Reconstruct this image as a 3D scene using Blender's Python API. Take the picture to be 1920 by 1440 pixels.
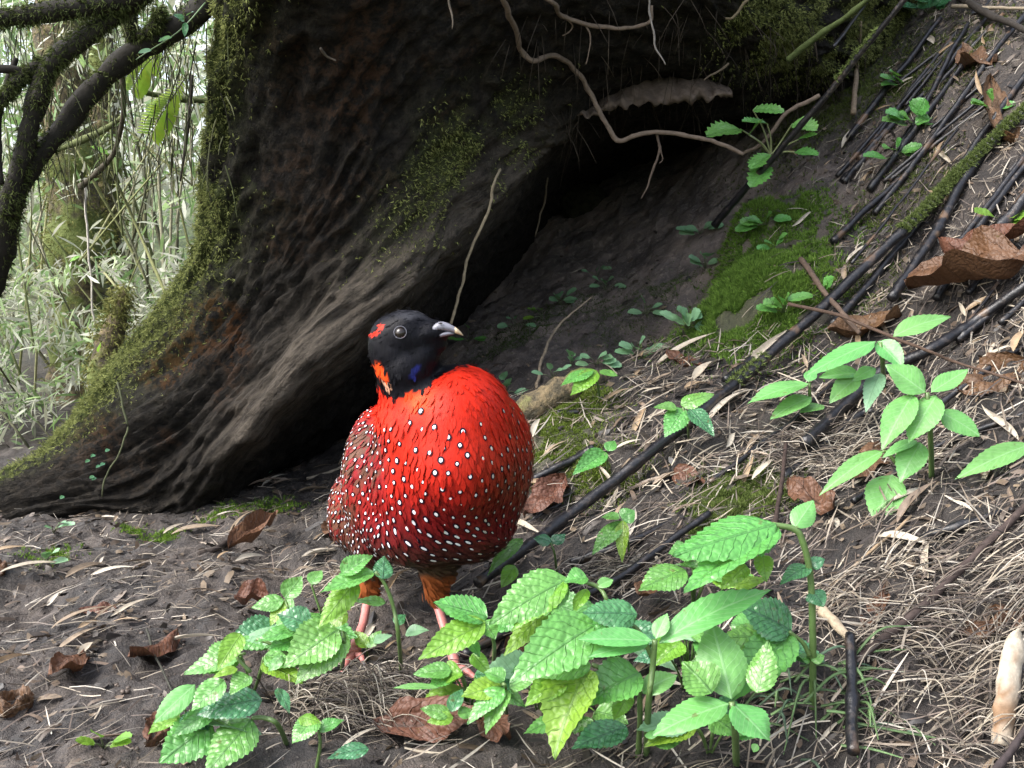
import bpy, math, random
import numpy as np
from mathutils import Vector, Matrix
from mathutils.bvhtree import BVHTree
random.seed(7); RNG = np.random.default_rng(7)
R = math.radians
scene = bpy.context.scene
for o in list(bpy.data.objects): bpy.data.objects.remove(o)
COL = scene.collection

# ------------------------------------------------------------------ camera
FPX = 1900.0; PITCH = R(8.0); CAMZ = 0.55
cam = bpy.data.cameras.new('camera'); cam.sensor_width = 36.0; cam.lens = 36.0*FPX/1920.0
cam.clip_start = 0.02; cam.clip_end = 500
camo = bpy.data.objects.new('camera', cam); COL.objects.link(camo)
camo.location = (0, 0, CAMZ); camo.rotation_euler = (math.pi/2-PITCH, 0, 0)
scene.camera = camo
# ------------------------------------------------------------------ sky, sun, exposure
SUN_EL, SUN_AZ = 48.0, -114.0           # azimuth from +Y (view direction), negative = left
world = bpy.data.worlds.new('World'); scene.world = world; world.use_nodes = True
wn = world.node_tree; bgn = wn.nodes['Background']
sky = wn.nodes.new('ShaderNodeTexSky'); sky.sky_type = 'NISHITA'; sky.sun_disc = False
sky.sun_elevation = R(SUN_EL); sky.sun_rotation = R(SUN_AZ)
sky.air_density = 1.0; sky.dust_density = 4.0; sky.ozone_density = 1.0
hs = wn.nodes.new('ShaderNodeHueSaturation'); hs.inputs['Saturation'].default_value = 0.55
wn.links.new(sky.outputs[0], hs.inputs['Color']); wn.links.new(hs.outputs[0], bgn.inputs['Color'])
bgn.inputs['Strength'].default_value = 0.15
sl = bpy.data.lights.new('sun', 'SUN'); sl.energy = 1.0; sl.angle = R(40); sl.color = (1.0, 0.985, 0.96)
so = bpy.data.objects.new('sun', sl); COL.objects.link(so)
sd = Vector((math.sin(R(SUN_AZ))*math.cos(R(SUN_EL)), math.cos(R(SUN_AZ))*math.cos(R(SUN_EL)), math.sin(R(SUN_EL))))
so.rotation_euler = (-sd).to_track_quat('-Z', 'Y').to_euler(); so.location = sd*20
vs = scene.view_settings
vs.view_transform = 'Standard'; vs.look = 'None'; vs.gamma = 1.0; vs.exposure = 1.92; vs.use_curve_mapping = False
scene.render.engine = 'CYCLES'
scene.cycles.max_bounces = 4; scene.cycles.diffuse_bounces = 2; scene.cycles.glossy_bounces = 2; scene.cycles.transmission_bounces = 3

# ------------------------------------------------------------------ helpers
CP, SP = math.cos(PITCH), math.sin(PITCH)
def P(px, py, d):
    u = (px-960)/FPX; v = (720-py)/FPX
    y = CP+v*SP; z = -SP+v*CP
    return Vector((u*d/y, d, CAMZ+z*d/y))
def PN(px, py, d):
    u = (px-960)/FPX; v = (720-py)/FPX
    y = CP+v*SP; z = -SP+v*CP
    return np.stack([u*d/y, d+0*u, CAMZ+z*d/y], -1)
def proj(p):
    p = np.asarray(p, float); q = p-np.array([0, 0, CAMZ])
    f = q[..., 1]*CP-q[..., 2]*SP; up = q[..., 1]*SP+q[..., 2]*CP
    return 960+FPX*q[..., 0]/f, 720-FPX*up/f

_perm = np.random.default_rng(3).permutation(256); _perm = np.concatenate([_perm, _perm, _perm])
_grad = np.array([[1,1,0],[-1,1,0],[1,-1,0],[-1,-1,0],[1,0,1],[-1,0,1],[1,0,-1],[-1,0,-1],[0,1,1],[0,-1,1],[0,1,-1],[0,-1,-1],[1,1,0],[0,-1,1],[-1,1,0],[0,-1,-1]], float)
def perlin(p):
    p = np.asarray(p, float); i = np.floor(p).astype(int); f = p-i; i = i & 255
    w = f*f*f*(f*(f*6-15)+10); out = 0
    for dx in (0, 1):
        for dy in (0, 1):
            for dz in (0, 1):
                h = _perm[_perm[_perm[i[..., 0]+dx]+i[..., 1]+dy]+i[..., 2]+dz] & 15
                g = _grad[h]
                d = g[..., 0]*(f[..., 0]-dx)+g[..., 1]*(f[..., 1]-dy)+g[..., 2]*(f[..., 2]-dz)
                out = out+d*(w[..., 0] if dx else 1-w[..., 0])*(w[..., 1] if dy else 1-w[..., 1])*(w[..., 2] if dz else 1-w[..., 2])
    return out
def fbm(p, oct=4, gain=.5):
    s = 0; a = 1.0; p = np.asarray(p, float)
    for k in range(oct): s = s+a*perlin(p*(2**k)+k*17.3); a *= gain
    return s
def sstep(a, b, x):
    t = np.clip((x-a)/(b-a), 0, 1); return t*t*(3-2*t)

def mk(name, verts, faces, mat=None, parent=None, cols=None, smooth=True, uvs=None):
    me = bpy.data.meshes.new(name)
    verts = np.asarray(verts, float)
    me.from_pydata(verts.tolist() if len(verts) < 400000 else verts, [], faces if isinstance(faces, list) else faces.tolist())
    if smooth: me.polygons.foreach_set('use_smooth', np.ones(len(me.polygons), bool))
    if cols is not None:
        c = np.ones((len(verts), 4), np.float32); c[:, :3] = np.asarray(cols)[:, :3]
        a = me.color_attributes.new('Col', 'FLOAT_COLOR', 'POINT'); a.data.foreach_set('color', c.ravel())
    if uvs is not None:
        ul = me.uv_layers.new(name='UVMap'); li = np.empty(len(me.loops), int); me.loops.foreach_get('vertex_index', li)
        ul.data.foreach_set('uv', np.asarray(uvs, np.float32)[li].ravel())
    if mat: me.materials.append(mat)
    me.update()
    o = bpy.data.objects.new(name, me); COL.objects.link(o)
    if parent:
        o.parent = parent
        if parent.type == 'EMPTY': o.matrix_parent_inverse = Matrix.Translation(-Vector(parent.location))
    return o
def tag(o, label, cat, group=None, kind=None):
    o['label'] = label; o['category'] = cat
    if group: o['group'] = group
    if kind: o['kind'] = kind
    return o
def thing(name, label, cat, loc=(0, 0, 0), group=None):
    o = bpy.data.objects.new(name, None); COL.objects.link(o); o.location = loc; o.empty_display_size = .02
    return tag(o, label, cat, group)
def cr(pts, n):
    """Catmull-Rom through pts, n samples per span"""
    pts = np.asarray(pts, float); 
    if len(pts) == 2: t = np.linspace(0, 1, n+1)[:, None]; return pts[0]*(1-t)+pts[1]*t
    q = np.vstack([2*pts[0]-pts[1], pts, 2*pts[-1]-pts[-2]]); out = []
    for i in range(1, len(q)-2):
        t = np.linspace(0, 1, n, endpoint=False)[:, None]
        p0, p1, p2, p3 = q[i-1], q[i], q[i+1], q[i+2]
        out.append(.5*((2*p1)+(-p0+p2)*t+(2*p0-5*p1+4*p2-p3)*t*t+(-p0+3*p1-3*p2+p3)*t**3))
    out.append(pts[-1:]); return np.vstack(out)
def tube_data(path, rad, segs=8, rough=0.0, freq=30.0, cap=True):
    path = np.asarray(path, float); n = len(path); rad = np.broadcast_to(np.asarray(rad, float), (n,)) if np.ndim(rad) == 0 or len(np.atleast_1d(rad)) == n else np.interp(np.linspace(0, 1, n), np.linspace(0, 1, len(rad)), rad)
    tan = np.gradient(path, axis=0); tan /= np.linalg.norm(tan, axis=1)[:, None]+1e-9
    ref = np.array([0, 0, 1.]) if abs(tan[0, 2]) < .9 else np.array([1., 0, 0])
    a = np.cross(tan, ref); a /= np.linalg.norm(a, axis=1)[:, None]+1e-9
    b = np.cross(tan, a)
    th = np.linspace(0, 2*math.pi, segs, endpoint=False)
    ring = np.cos(th)[None, :, None]*a[:, None]+np.sin(th)[None, :, None]*b[:, None]
    r = np.repeat(rad[:, None], segs, 1)
    if rough: 
        pp = path[:, None]+ring*r[..., None]
        r = r*(1+rough*fbm(pp*freq, 3)*1.6)
    v = (path[:, None]+ring*r[..., None]).reshape(-1, 3)
    f = []
    for i in range(n-1):
        for j in range(segs):
            k = (j+1) % segs; f.append((i*segs+j, i*segs+k, (i+1)*segs+k, (i+1)*segs+j))
    if cap: f.append(tuple(range(segs))[::-1]); f.append(tuple((n-1)*segs+j for j in range(segs)))
    return v, f
def tube(name, path, rad, mat, parent=None, segs=8, rough=0.0, freq=30.0, cols=None):
    v, f = tube_data(path, rad, segs, rough, freq)
    if cols is not None: cols = np.tile(np.array(cols), (len(v), 1))
    return mk(name, v, f, mat, parent, cols)
class Batch:
    def __init__(s): s.v = []; s.f = []; s.c = []; s.n = 0
    def add(s, v, f, c):
        v = np.asarray(v); s.v.append(v); s.f += [tuple(i+s.n for i in q) for q in f]
        c = np.asarray(c, float); s.c.append(np.tile(c, (len(v), 1)) if c.ndim == 1 else c); s.n += len(v)
    def build(s, name, mat, parent=None, smooth=True):
        return mk(name, np.vstack(s.v), s.f, mat, parent, np.vstack(s.c), smooth)
def stamp(name, base_v, base_f, M, T, cols, mat, parent=None, smooth=True):
    """many copies of a small shape: M (N,3,3) rows = axes, T (N,3)"""
    base_v = np.asarray(base_v, float); N = len(T); k = len(base_v)
    V = (np.einsum('kj,njl->nkl', base_v, M)+T[:, None]).reshape(-1, 3)
    off = (np.arange(N)*k)
    F = []
    for q in base_f: F.append(off[:, None]+np.array(q)[None])
    faces = []
    for a in F: faces += a.tolist()
    return mk(name, V, faces, mat, parent, np.repeat(cols, k, 0), smooth)

# ------------------------------------------------------------------ materials
def nodemat(name):
    m = bpy.data.materials.new(name); m.use_nodes = True; nt = m.node_tree
    return m, nt, nt.nodes['Principled BSDF'], nt.nodes['Material Output']
def N(nt, t, **kw):
    n = nt.nodes.new(t)
    for k, v in kw.items():
        if k in n.inputs: n.inputs[k].default_value = v
        else: setattr(n, k, v)
    return n
def math_(nt, op, a, b=None, clamp=False):
    n = nt.nodes.new('ShaderNodeMath'); n.operation = op; n.use_clamp = clamp
    for i, x in enumerate((a, b)):
        if x is None: continue
        if isinstance(x, (int, float)): n.inputs[i].default_value = x
        else: nt.links.new(x, n.inputs[i])
    return n.outputs[0]
def mixc(nt, fac, a, b, mode='MIX'):
    n = nt.nodes.new('ShaderNodeMix'); n.data_type = 'RGBA'; n.blend_type = mode
    for s, x in ((n.inputs[0], fac), (n.inputs[6], a), (n.inputs[7], b)):
        if isinstance(x, (int, float)): s.default_value = x
        elif isinstance(x, tuple): s.default_value = (*x, 1) if len(x) == 3 else x
        else: nt.links.new(x, s)
    return n.outputs[2]
def ramp(nt, x, lo, hi):
    n = nt.nodes.new('ShaderNodeMapRange'); nt.links.new(x, n.inputs[0]); n.inputs[1].default_value = lo; n.inputs[2].default_value = hi
    n.interpolation_type = 'SMOOTHSTEP'; return n.outputs[0]
def noise(nt, scale, detail=4, rough=.6, vec=None):
    n = N(nt, 'ShaderNodeTexNoise', Scale=scale, Detail=detail, Roughness=rough)
    if vec is None:
        g = nt.nodes.new('ShaderNodeNewGeometry'); vec = g.outputs['Position']
    nt.links.new(vec, n.inputs['Vector']); return n.outputs['Fac']
def bump(nt, bs, h, strength, dist):
    b = N(nt, 'ShaderNodeBump', Strength=strength, Distance=dist); nt.links.new(h, b.inputs['Height']); nt.links.new(b.outputs[0], bs.inputs['Normal'])
def col_mat(name, rough=.7, var=.25, scale=120, bstr=.3, bdist=.002, transl=0.0, spec=.5):
    """colour from the mesh's own colour attribute plus grain"""
    m, nt, bs, out = nodemat(name)
    at = N(nt, 'ShaderNodeAttribute', attribute_name='Col')
    nz = noise(nt, scale)
    c = mixc(nt, var*2, at.outputs['Color'], mixc(nt, 1.0, at.outputs['Color'], nz, 'MULTIPLY'))
    c2 = mixc(nt, var, c, mixc(nt, 1.0, c, (1.7, 1.7, 1.7), 'MULTIPLY'))
    nt.links.new(c2, bs.inputs['Base Color']); bs.inputs['Roughness'].default_value = rough; bs.inputs['Specular IOR Level'].default_value = spec
    if bstr: bump(nt, bs, nz, bstr, bdist)
    if transl:
        tr = nt.nodes.new('ShaderNodeBsdfTranslucent'); nt.links.new(c2, tr.inputs['Color'])
        mx = N(nt, 'ShaderNodeMixShader', Fac=transl); nt.links.new(bs.outputs[0], mx.inputs[1]); nt.links.new(tr.outputs[0], mx.inputs[2]); nt.links.new(mx.outputs[0], out.inputs['Surface'])
    return m
def leaf_mat(name, base, vein, veins=8, rough=.32, transl=.3, quilt=.6, spec=.5, vmix=.5, tcol=(.28, .52, .06), coat=.25):
    m, nt, bs, out = nodemat(name)
    uv = nt.nodes.new('ShaderNodeUVMap'); sep = nt.nodes.new('ShaderNodeSeparateXYZ'); nt.links.new(uv.outputs[0], sep.inputs[0])
    a = math_(nt, 'ABSOLUTE', math_(nt, 'SUBTRACT', sep.outputs[0], .5))
    ph = math_(nt, 'MULTIPLY', math_(nt, 'SUBTRACT', sep.outputs[1], math_(nt, 'MULTIPLY', a, .55)), veins)
    tcv = nt.nodes.new('ShaderNodeTexCoord'); ph = math_(nt, 'ADD', ph, math_(nt, 'MULTIPLY', noise(nt, 55, 2, .5, tcv.outputs['Object']), 1.1))
    tri = math_(nt, 'ABSOLUTE', math_(nt, 'SUBTRACT', math_(nt, 'FRACT', ph), .5))     # 0.5 at vein
    lat = ramp(nt, tri, .40, .49); mid = ramp(nt, a, .035, .012)
    vn = math_(nt, 'MAXIMUM', math_(nt, 'MULTIPLY', lat, .75), mid)
    oi = nt.nodes.new('ShaderNodeObjectInfo')
    tc = nt.nodes.new('ShaderNodeTexCoord')
    nz = noise(nt, 45, 3, .6, tc.outputs['Object'])
    hsv = N(nt, 'ShaderNodeHueSaturation'); 
    nt.links.new(math_(nt, 'ADD', .485, math_(nt, 'MULTIPLY', oi.outputs['Random'], .03)), hsv.inputs['Hue'])
    nt.links.new(math_(nt, 'ADD', .65, math_(nt, 'MULTIPLY', nz, .75)), hsv.inputs['Value'])
    hsv.inputs['Color'].default_value = (*base, 1)
    c = mixc(nt, math_(nt, 'MULTIPLY', vn, vmix), hsv.outputs[0], vein)
    # a few brown blemishes
    bl = ramp(nt, noise(nt, 60, 3, .6, tc.outputs['Object']), .66, .72)
    c = mixc(nt, math_(nt, 'MULTIPLY', bl, .6), c, (.10, .07, .02))
    nt.links.new(c, bs.inputs['Base Color']); bs.inputs['Specular IOR Level'].default_value = spec
    nt.links.new(math_(nt, 'ADD', rough-.08, math_(nt, 'MULTIPLY', noise(nt, 160, 2, .5, tc.outputs['Object']), .25)), bs.inputs['Roughness'])
    vo = N(nt, 'ShaderNodeTexVoronoi', Scale=190.0); vo.feature = 'SMOOTH_F1'; nt.links.new(tc.outputs['Object'], vo.inputs['Vector'])
    vd = vo.outputs['Distance']; h = math_(nt, 'SUBTRACT', math_(nt, 'MULTIPLY', math_(nt, 'MULTIPLY', vd, vd), -1.6), math_(nt, 'MULTIPLY', vn, .7))
    bump(nt, bs, h, quilt, .0030); bs.inputs['Coat Weight'].default_value = coat; bs.inputs['Coat Roughness'].default_value = .18
    tr = nt.nodes.new('ShaderNodeBsdfTranslucent'); nt.links.new(mixc(nt, .5, c, tcol, 'MIX'), tr.inputs['Color'])
    mx = N(nt, 'ShaderNodeMixShader', Fac=transl); nt.links.new(bs.outputs[0], mx.inputs[1]); nt.links.new(tr.outputs[0], mx.inputs[2]); nt.links.new(mx.outputs[0], out.inputs['Surface'])
    return m
M = {}
M['nettle'] = leaf_mat('nettle_leaf', (.105, .285, .062), (.035, .10, .035), 9, .26, .26, .6, vmix=.38)
M['lime'] = leaf_mat('lime_leaf', (.17, .34, .035), (.08, .17, .03), 8, .34, .36)
M['smooth'] = leaf_mat('smooth_leaf', (.11, .31, .08), (.24, .42, .20), 10, .42, .25, .25, vmix=.5)
M['blue'] = leaf_mat('bluish_leaf', (.05, .17, .07), (.02, .06, .04), 9, .22, .15, .7)
M['dim'] = leaf_mat('matt_leaf', (.16, .31, .16), (.08, .18, .09), 7, .5, .2, .3)
M['deadleaf'] = leaf_mat('dead_leaf', (.095, .045, .024), (.04, .02, .012), 10, .5, .06, .7, tcol=(.16, .07, .03), coat=0.0, spec=.35)
M['fern'] = leaf_mat('fern_leaf', (.26, .36, .03), (.14, .22, .03), 6, .5, .5, .2)
M['straw'] = col_mat('straw', .6, .3, 200, .3, .001)
M['tan'] = col_mat('dry_sheath', .5, .35, 90, .5, .002, .1)
M['moss'] = col_mat('moss', .85, .3, 60, 0, 0, .25, spec=.2)
M['foliage'] = col_mat('foliage', .45, .3, 30, 0, 0, .45)
M['stem'] = col_mat('green_stem', .4, .25, 120, .3, .001)
M['wood'] = col_mat('twig_wood', .8, .4, 90, .6, .003, spec=.15)
def cane_mat():
    m, nt, bs, out = nodemat('wet_black_cane')
    n1 = noise(nt, 70, 5, .65); n2 = noise(nt, 14, 3, .5)
    c = mixc(nt, ramp(nt, n1, .52, .72), (.008, .008, .010), (.05, .04, .035))
    c = mixc(nt, math_(nt, 'MULTIPLY', ramp(nt, n2, .60, .70), .7), c, (.16, .10, .06))
    nt.links.new(c, bs.inputs['Base Color'])
    nt.links.new(math_(nt, 'ADD', .18, math_(nt, 'MULTIPLY', n1, .35)), bs.inputs['Roughness'])
    bump(nt, bs, n1, .7, .003); return m
M['cane'] = cane_mat()
def soil_mat():
    m, nt, bs, out = nodemat('forest_soil')
    at = N(nt, 'ShaderNodeAttribute', attribute_name='Col')
    n1 = noise(nt, 7, 6, .65); n2 = noise(nt, 60, 6, .7); n3 = noise(nt, 260, 3, .7)
    c = mixc(nt, ramp(nt, n1, .38, .65), (.026, .022, .020), (.064, .051, .043))
    c = mixc(nt, ramp(nt, n2, .50, .78), c, (.10, .083, .068))
    c = mixc(nt, ramp(nt, n3, .63, .74), c, (.19, .165, .135))
    c = mixc(nt, 1.0, c, at.outputs['Color'], 'MULTIPLY')
    nt.links.new(c, bs.inputs['Base Color'])
    nt.links.new(math_(nt, 'ADD', .45, math_(nt, 'MULTIPLY', n2, .5)), bs.inputs['Roughness'])
    h = math_(nt, 'ADD', n2, math_(nt, 'MULTIPLY', n3, .4)); bump(nt, bs, h, .9, .012); return m
M['soil'] = soil_mat()
def bark_mat():
    m, nt, bs, out = nodemat('rotten_wood')
    at = N(nt, 'ShaderNodeAttribute', attribute_name='Col'); g = nt.nodes.new('ShaderNodeSeparateColor'); nt.links.new(at.outputs['Color'], g.inputs[0])
    uv = nt.nodes.new('ShaderNodeUVMap'); mp = N(nt, 'ShaderNodeMapping'); mp.inputs['Scale'].default_value = (7, 60, 1); nt.links.new(uv.outputs[0], mp.inputs[0])
    grain = noise(nt, 3, 6, .7, mp.outputs[0]); n1 = noise(nt, 9, 5, .6); n2 = noise(nt, 55, 5, .7)
    c = mixc(nt, ramp(nt, n2, .40, .68), (.009, .008, .007), (.028, .024, .019))
    c = mixc(nt, math_(nt, 'MULTIPLY', ramp(nt, grain, .5, .68), .6), c, (.032, .027, .022))
    c = mixc(nt, math_(nt, 'MULTIPLY', g.outputs[0], ramp(nt, n2, .45, .58)), c, (.050, .022, .009))
    c = mixc(nt, math_(nt, 'MULTIPLY', g.outputs[1], ramp(nt, n2, .38, .52)), c, (.04, .055, .014))
    c = mixc(nt, math_(nt, 'MULTIPLY', g.outputs[2], ramp(nt, grain, .30, .62)), c, (.085, .072, .058))
    nt.links.new(c, bs.inputs['Base Color']); bs.inputs['Roughness'].default_value = .85; bs.inputs['Specular IOR Level'].default_value = .12
    h = math_(nt, 'ADD', math_(nt, 'MULTIPLY', grain, .8), n2); bump(nt, bs, h, .9, .02); return m
M['bark'] = bark_mat()
def trunk_mat():
    m, nt, bs, out = nodemat('mossy_trunk')
    n1 = noise(nt, 5, 5, .6); n2 = noise(nt, 40, 5, .7)
    c = mixc(nt, ramp(nt, n2, .4, .65), (.06, .05, .03), (.20, .15, .08))
    c = mixc(nt, ramp(nt, n1, .47, .56), c, (.12, .15, .035))
    nt.links.new(c, bs.inputs['Base Color']); bs.inputs['Roughness'].default_value = .85; bump(nt, bs, n2, .9, .02); return m
M['trunk'] = trunk_mat()

# ------------------------------------------------------------------ ground
CTRL = [  # (px, py, forward metres)
 (0,1440,1.0),(240,1440,1.0),(480,1440,1.0),(720,1440,1.0),(960,1440,1.0),(1200,1440,.99),(1400,1440,.975),(1650,1440,.955),(1920,1440,.93),
 (0,1200,1.35),(250,1200,1.34),(480,1200,1.34),(840,1290,1.2),(680,1200,1.34),(0,1050,1.72),(300,1050,1.72),(560,1000,1.86),
 (0,965,2.05),(300,945,2.12),(470,920,2.2),(640,890,2.28),
 (1000,1000,1.6),(1040,1180,1.27),(1200,1200,1.2),(1200,900,1.65),(1450,1000,1.4),(1450,800,1.7),(1700,1200,1.1),(1700,900,1.45),(1900,1100,1.12),
 (1900,700,1.6),(1900,400,2.0),(1900,100,2.4),(1700,500,2.05),(1650,250,2.6),(1450,450,2.4),(1560,260,2.75),(1700,60,3.0),
 (1000,775,1.95),(1100,720,2.05),(1200,690,2.1),(1330,645,2.1),(1380,410,2.5),(1350,520,2.28),(1600,700,1.85),(1560,400,2.4),
 (1375,470,2.62),(1330,560,2.5),(1300,630,2.42),(1180,665,2.45),(850,640,2.85),(1000,450,3.4),(1350,330,3.0),(1150,500,3.0),(1270,560,2.55),(1130,610,2.6),(940,700,2.4),(1200,400,3.2),(1050,680,2.35),
 (700,800,2.7),(560,880,2.5)]
W = [tuple(P(*c)) for c in CTRL]+[(-1.5,2.9,-.03),(-1.2,3.4,0.0),(-.6,3.0,.12),(-.3,3.9,.55),(.6,3.9,1.0),(1.3,3.9,1.5),(2.0,3.5,1.75),(2.0,2.5,1.45),(1.9,1.6,1.0),(1.8,.9,.75),
  (1.2,.4,.35),(.5,.3,.03),(0,.3,-.02),(-.6,.3,-.02),(-1.6,.4,0),(-1.8,1.4,0),(-1.9,2.2,0),(-2,3.5,0),(.9,1.0,.32)]
W = np.array(W)
def tps_k(r2): return np.where(r2 > 1e-12, r2*np.log(r2+1e-12), 0)
def tps_fit(X, z, lam):
    n = len(X); K = tps_k(((X[:, None]-X[None])**2).sum(-1))+lam*np.eye(n)
    Q = np.hstack([np.ones((n, 1)), X]); A = np.zeros((n+3, n+3)); A[:n, :n] = K; A[:n, n:] = Q; A[n:, :n] = Q.T
    s = np.linalg.solve(A, np.concatenate([z, np.zeros(3)])); return s
TX = W[:, :2]; TS = tps_fit(TX, W[:, 2], 6e-4)
def Hbase(x, y):
    s = x.shape; q = np.stack([x.ravel(), y.ravel()], -1); out = np.empty(len(q))
    for i in range(0, len(q), 20000):
        b = q[i:i+20000]; out[i:i+20000] = tps_k(((b[:, None]-TX[None])**2).sum(-1))@TS[:-3]+TS[-3]+b@TS[-2:]
    zf = .02+.50*np.maximum(q[:, 0]-.3, 0)*sstep(14, 3, q[:, 0])+ .13*np.maximum(q[:, 1]-2.6, 0)*sstep(40, 6, q[:, 1])
    xx, yy = q[:, 0], q[:, 1]
    zf = zf+.5*sstep(-.6, -6, yy)          # unseen rise added behind the camera to keep sky light off the tree
    w = sstep(0, 1.3, np.maximum.reduce([-1.5-xx, xx-1.7, .4-yy, yy-3.7, 0*xx]))
    return (out*(1-w)+zf*w).reshape(s)
def axis(lo, a, b, hi, fine, coarse):
    return np.concatenate([np.linspace(lo, a, coarse, endpoint=False), np.arange(a, b, fine), np.linspace(b, hi, coarse)**1.0])
gx = np.concatenate([-1.5-np.geomspace(60, .03, 45), np.arange(-1.5, 1.75, .0085), 1.75+np.geomspace(.03, 60, 45)])
gy = np.concatenate([.75-np.geomspace(40, .03, 35), np.arange(.75, 3.7, .0085), 3.7+np.geomspace(.03, 90, 50)])
GX, GY = np.meshgrid(gx, gy, indexing='xy')
GZ = Hbase(GX, GY)
q3 = np.stack([GX, GY, 0*GX], -1)
core = sstep(2.0, .0, np.maximum.reduce([-1.5-GX, GX-1.75, .75-GY, GY-3.7, 0*GX]))
GZ = GZ+.022*fbm(q3*4.5, 3)+core*(.014*fbm(q3*18+9, 3)+.008*fbm(q3*55, 2))+(1-core)*.12*fbm(q3*.9, 3)
def H(x, y):
    x = np.asarray(x, float); y = np.asarray(y, float)
    i = np.clip(np.searchsorted(gx, x)-1, 0, len(gx)-2); j = np.clip(np.searchsorted(gy, y)-1, 0, len(gy)-2)
    tx = np.clip((x-gx[i])/(gx[i+1]-gx[i]), 0, 1); ty = np.clip((y-gy[j])/(gy[j+1]-gy[j]), 0, 1)
    return (GZ[j, i]*(1-tx)+GZ[j, i+1]*tx)*(1-ty)+(GZ[j+1, i]*(1-tx)+GZ[j+1, i+1]*tx)*ty
def Hn(x, y, e=.02):
    n = np.stack([-(H(x+e, y)-H(x-e, y))/(2*e), -(H(x, y+e)-H(x, y-e))/(2*e), np.ones_like(np.asarray(x, float))], -1)
    return n/np.linalg.norm(n, axis=-1, keepdims=True)
def hits(px, py):
    px = np.asarray(px, float); py = np.asarray(py, float)
    d = np.full(px.shape, 9.0); done = np.zeros(px.shape, bool)
    for t in np.arange(.75, 6, .012):
        p = PN(px, py, t); h = H(p[..., 0], p[..., 1]); new = (~done) & (p[..., 2] < h)
        d[new] = t; done |= new
        if done.all(): break
    return d
def ground(px, py, lift=0.0):
    d = float(hits(np.array([px]), np.array([py]))[0]); p = P(px, py, d); p.z += lift; return p
# moss / litter tint on the soil itself
PXG, PYG = proj(np.stack([GX, GY, GZ], -1))
mossn = fbm(q3*6+3, 3)
def blob(cx, cy, r): return np.exp(-((GX-cx)**2+(GY-cy)**2)/(r*r))
bm_c = [(1430,480,.13),(1440,560,.10),(1380,570,.08),(1050,780,.09),(1020,860,.08),(1390,930,.06),(1560,180,.2),(1620,60,.2),(1350,600,.06),(1490,380,.06)]
mossw = np.zeros_like(GX)
for a, b, r in bm_c:
    g = ground(a, b); mossw += blob(g.x, g.y, r)
mossw = .6*np.clip(mossw*1.0+.5*mossn, 0, 1)*sstep(.1, .3, mossw)
gc = np.ones(GX.shape+(3,))*(1+.35*fbm(q3*3, 3))[..., None]
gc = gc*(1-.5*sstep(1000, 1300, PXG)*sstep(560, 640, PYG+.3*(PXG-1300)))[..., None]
dry = sstep(2.25, 2.55, GY)*sstep(-.5, -.1, GX)*sstep(1.1, .7, GX)      # soil lightened in the hollow, standing in for missing fill light
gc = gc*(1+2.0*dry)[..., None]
gc = gc*(1-mossw[..., None])+np.array([.9, 1.3, .5])*mossw[..., None]
outer = (1-core)[..., None]; gc = gc*(1-outer)+np.array([2.2, 3.4, 1.5])*outer   # pale bamboo litter outside
nx_, ny_ = len(gx), len(gy)
ii, jj = np.meshgrid(np.arange(nx_-1), np.arange(ny_-1)); a = (jj*nx_+ii).ravel()
gf = np.stack([a, a+1, a+1+nx_, a+nx_], -1)
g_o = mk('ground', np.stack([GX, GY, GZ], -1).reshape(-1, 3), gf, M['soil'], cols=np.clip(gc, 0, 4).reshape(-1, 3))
g_o['kind'] = 'structure'; g_o['label'] = 'dark wet soil floor rising into a steep bank on the right'

# ------------------------------------------------------------------ the undercut tree (closed lofted body)
COLS = [ # B silhouette, C face, D lower ridge, E inner lip, F cave back
 [(-420,1040,2.6),(-380,1090,2.25),(-330,1180,2.1),(-300,1190,2.3),(-290,1170,2.6)],
 [(-34,925,2.35),(20,930,2.12),(60,1000,2.05),(90,1010,2.3),(90,1000,2.6)],
 [(128,828,2.38),(215,850,2.08),(330,975,2.06),(380,985,2.35),(400,975,2.7)],
 [(270,650,2.28),(380,720,2.04),(455,835,2.0),(520,880,2.45),(560,900,2.95)],
 [(375,465,2.18),(500,560,2.03),(620,668,1.98),(665,735,2.45),(720,800,3.1)],
 [(405,280,2.08),(600,400,2.0),(785,520,2.1),(830,590,2.75),(850,645,3.3)],
 [(425,90,1.98),(700,200,1.98),(925,375,2.3),(955,440,3.0),(985,480,3.6)],
 [(470,-150,1.88),(840,20,1.95),(1035,262,2.5),(1060,330,3.2),(1070,380,3.9)],
 [(700,-560,1.85),(1040,-80,1.98),(1200,190,2.6),(1200,260,3.3),(1200,330,3.9)],
 [(1100,-600,1.95),(1280,-80,2.1),(1380,185,2.7),(1380,230,3.2),(1360,320,3.6)],
 [(1450,-480,2.5),(1460,-10,2.38),(1515,150,2.85),(1530,200,3.2),(1540,270,3.5)],
 [(1720,-420,2.75),(1640,0,2.85),(1600,170,2.98),(1580,240,3.3),(1590,280,3.6)],
 [(1900,-300,3.2),(1760,20,3.3),(1680,170,3.4),(1650,240,3.6),(1640,280,3.8)]]
secs = []
for j, c in enumerate(COLS):
    L = [P(*q) for q in c]
    B, C_, D, E, F_ = L
    # thickness behind the visible face: thin at the root's tip, a whole trunk further up
    th = np.interp(j, [0, 2, 4, 6, 8, 12], [.25, .35, .45, .7, 1.6, 1.6])
    G = F_+Vector((0, .25+.2*th, -.05 if j < 5 else .3)); 
    side = np.interp(j, [0, 3, 6, 8, 12], [.12, .18, .35, .3, .1])
    Hh = B+Vector((side, th, -.10 if j < 7 else .35))
    if Hh.y < G.y-.1 and j > 6: Hh.y = G.y
    secs.append([B, C_, D, E, F_, G, Hh])
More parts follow.
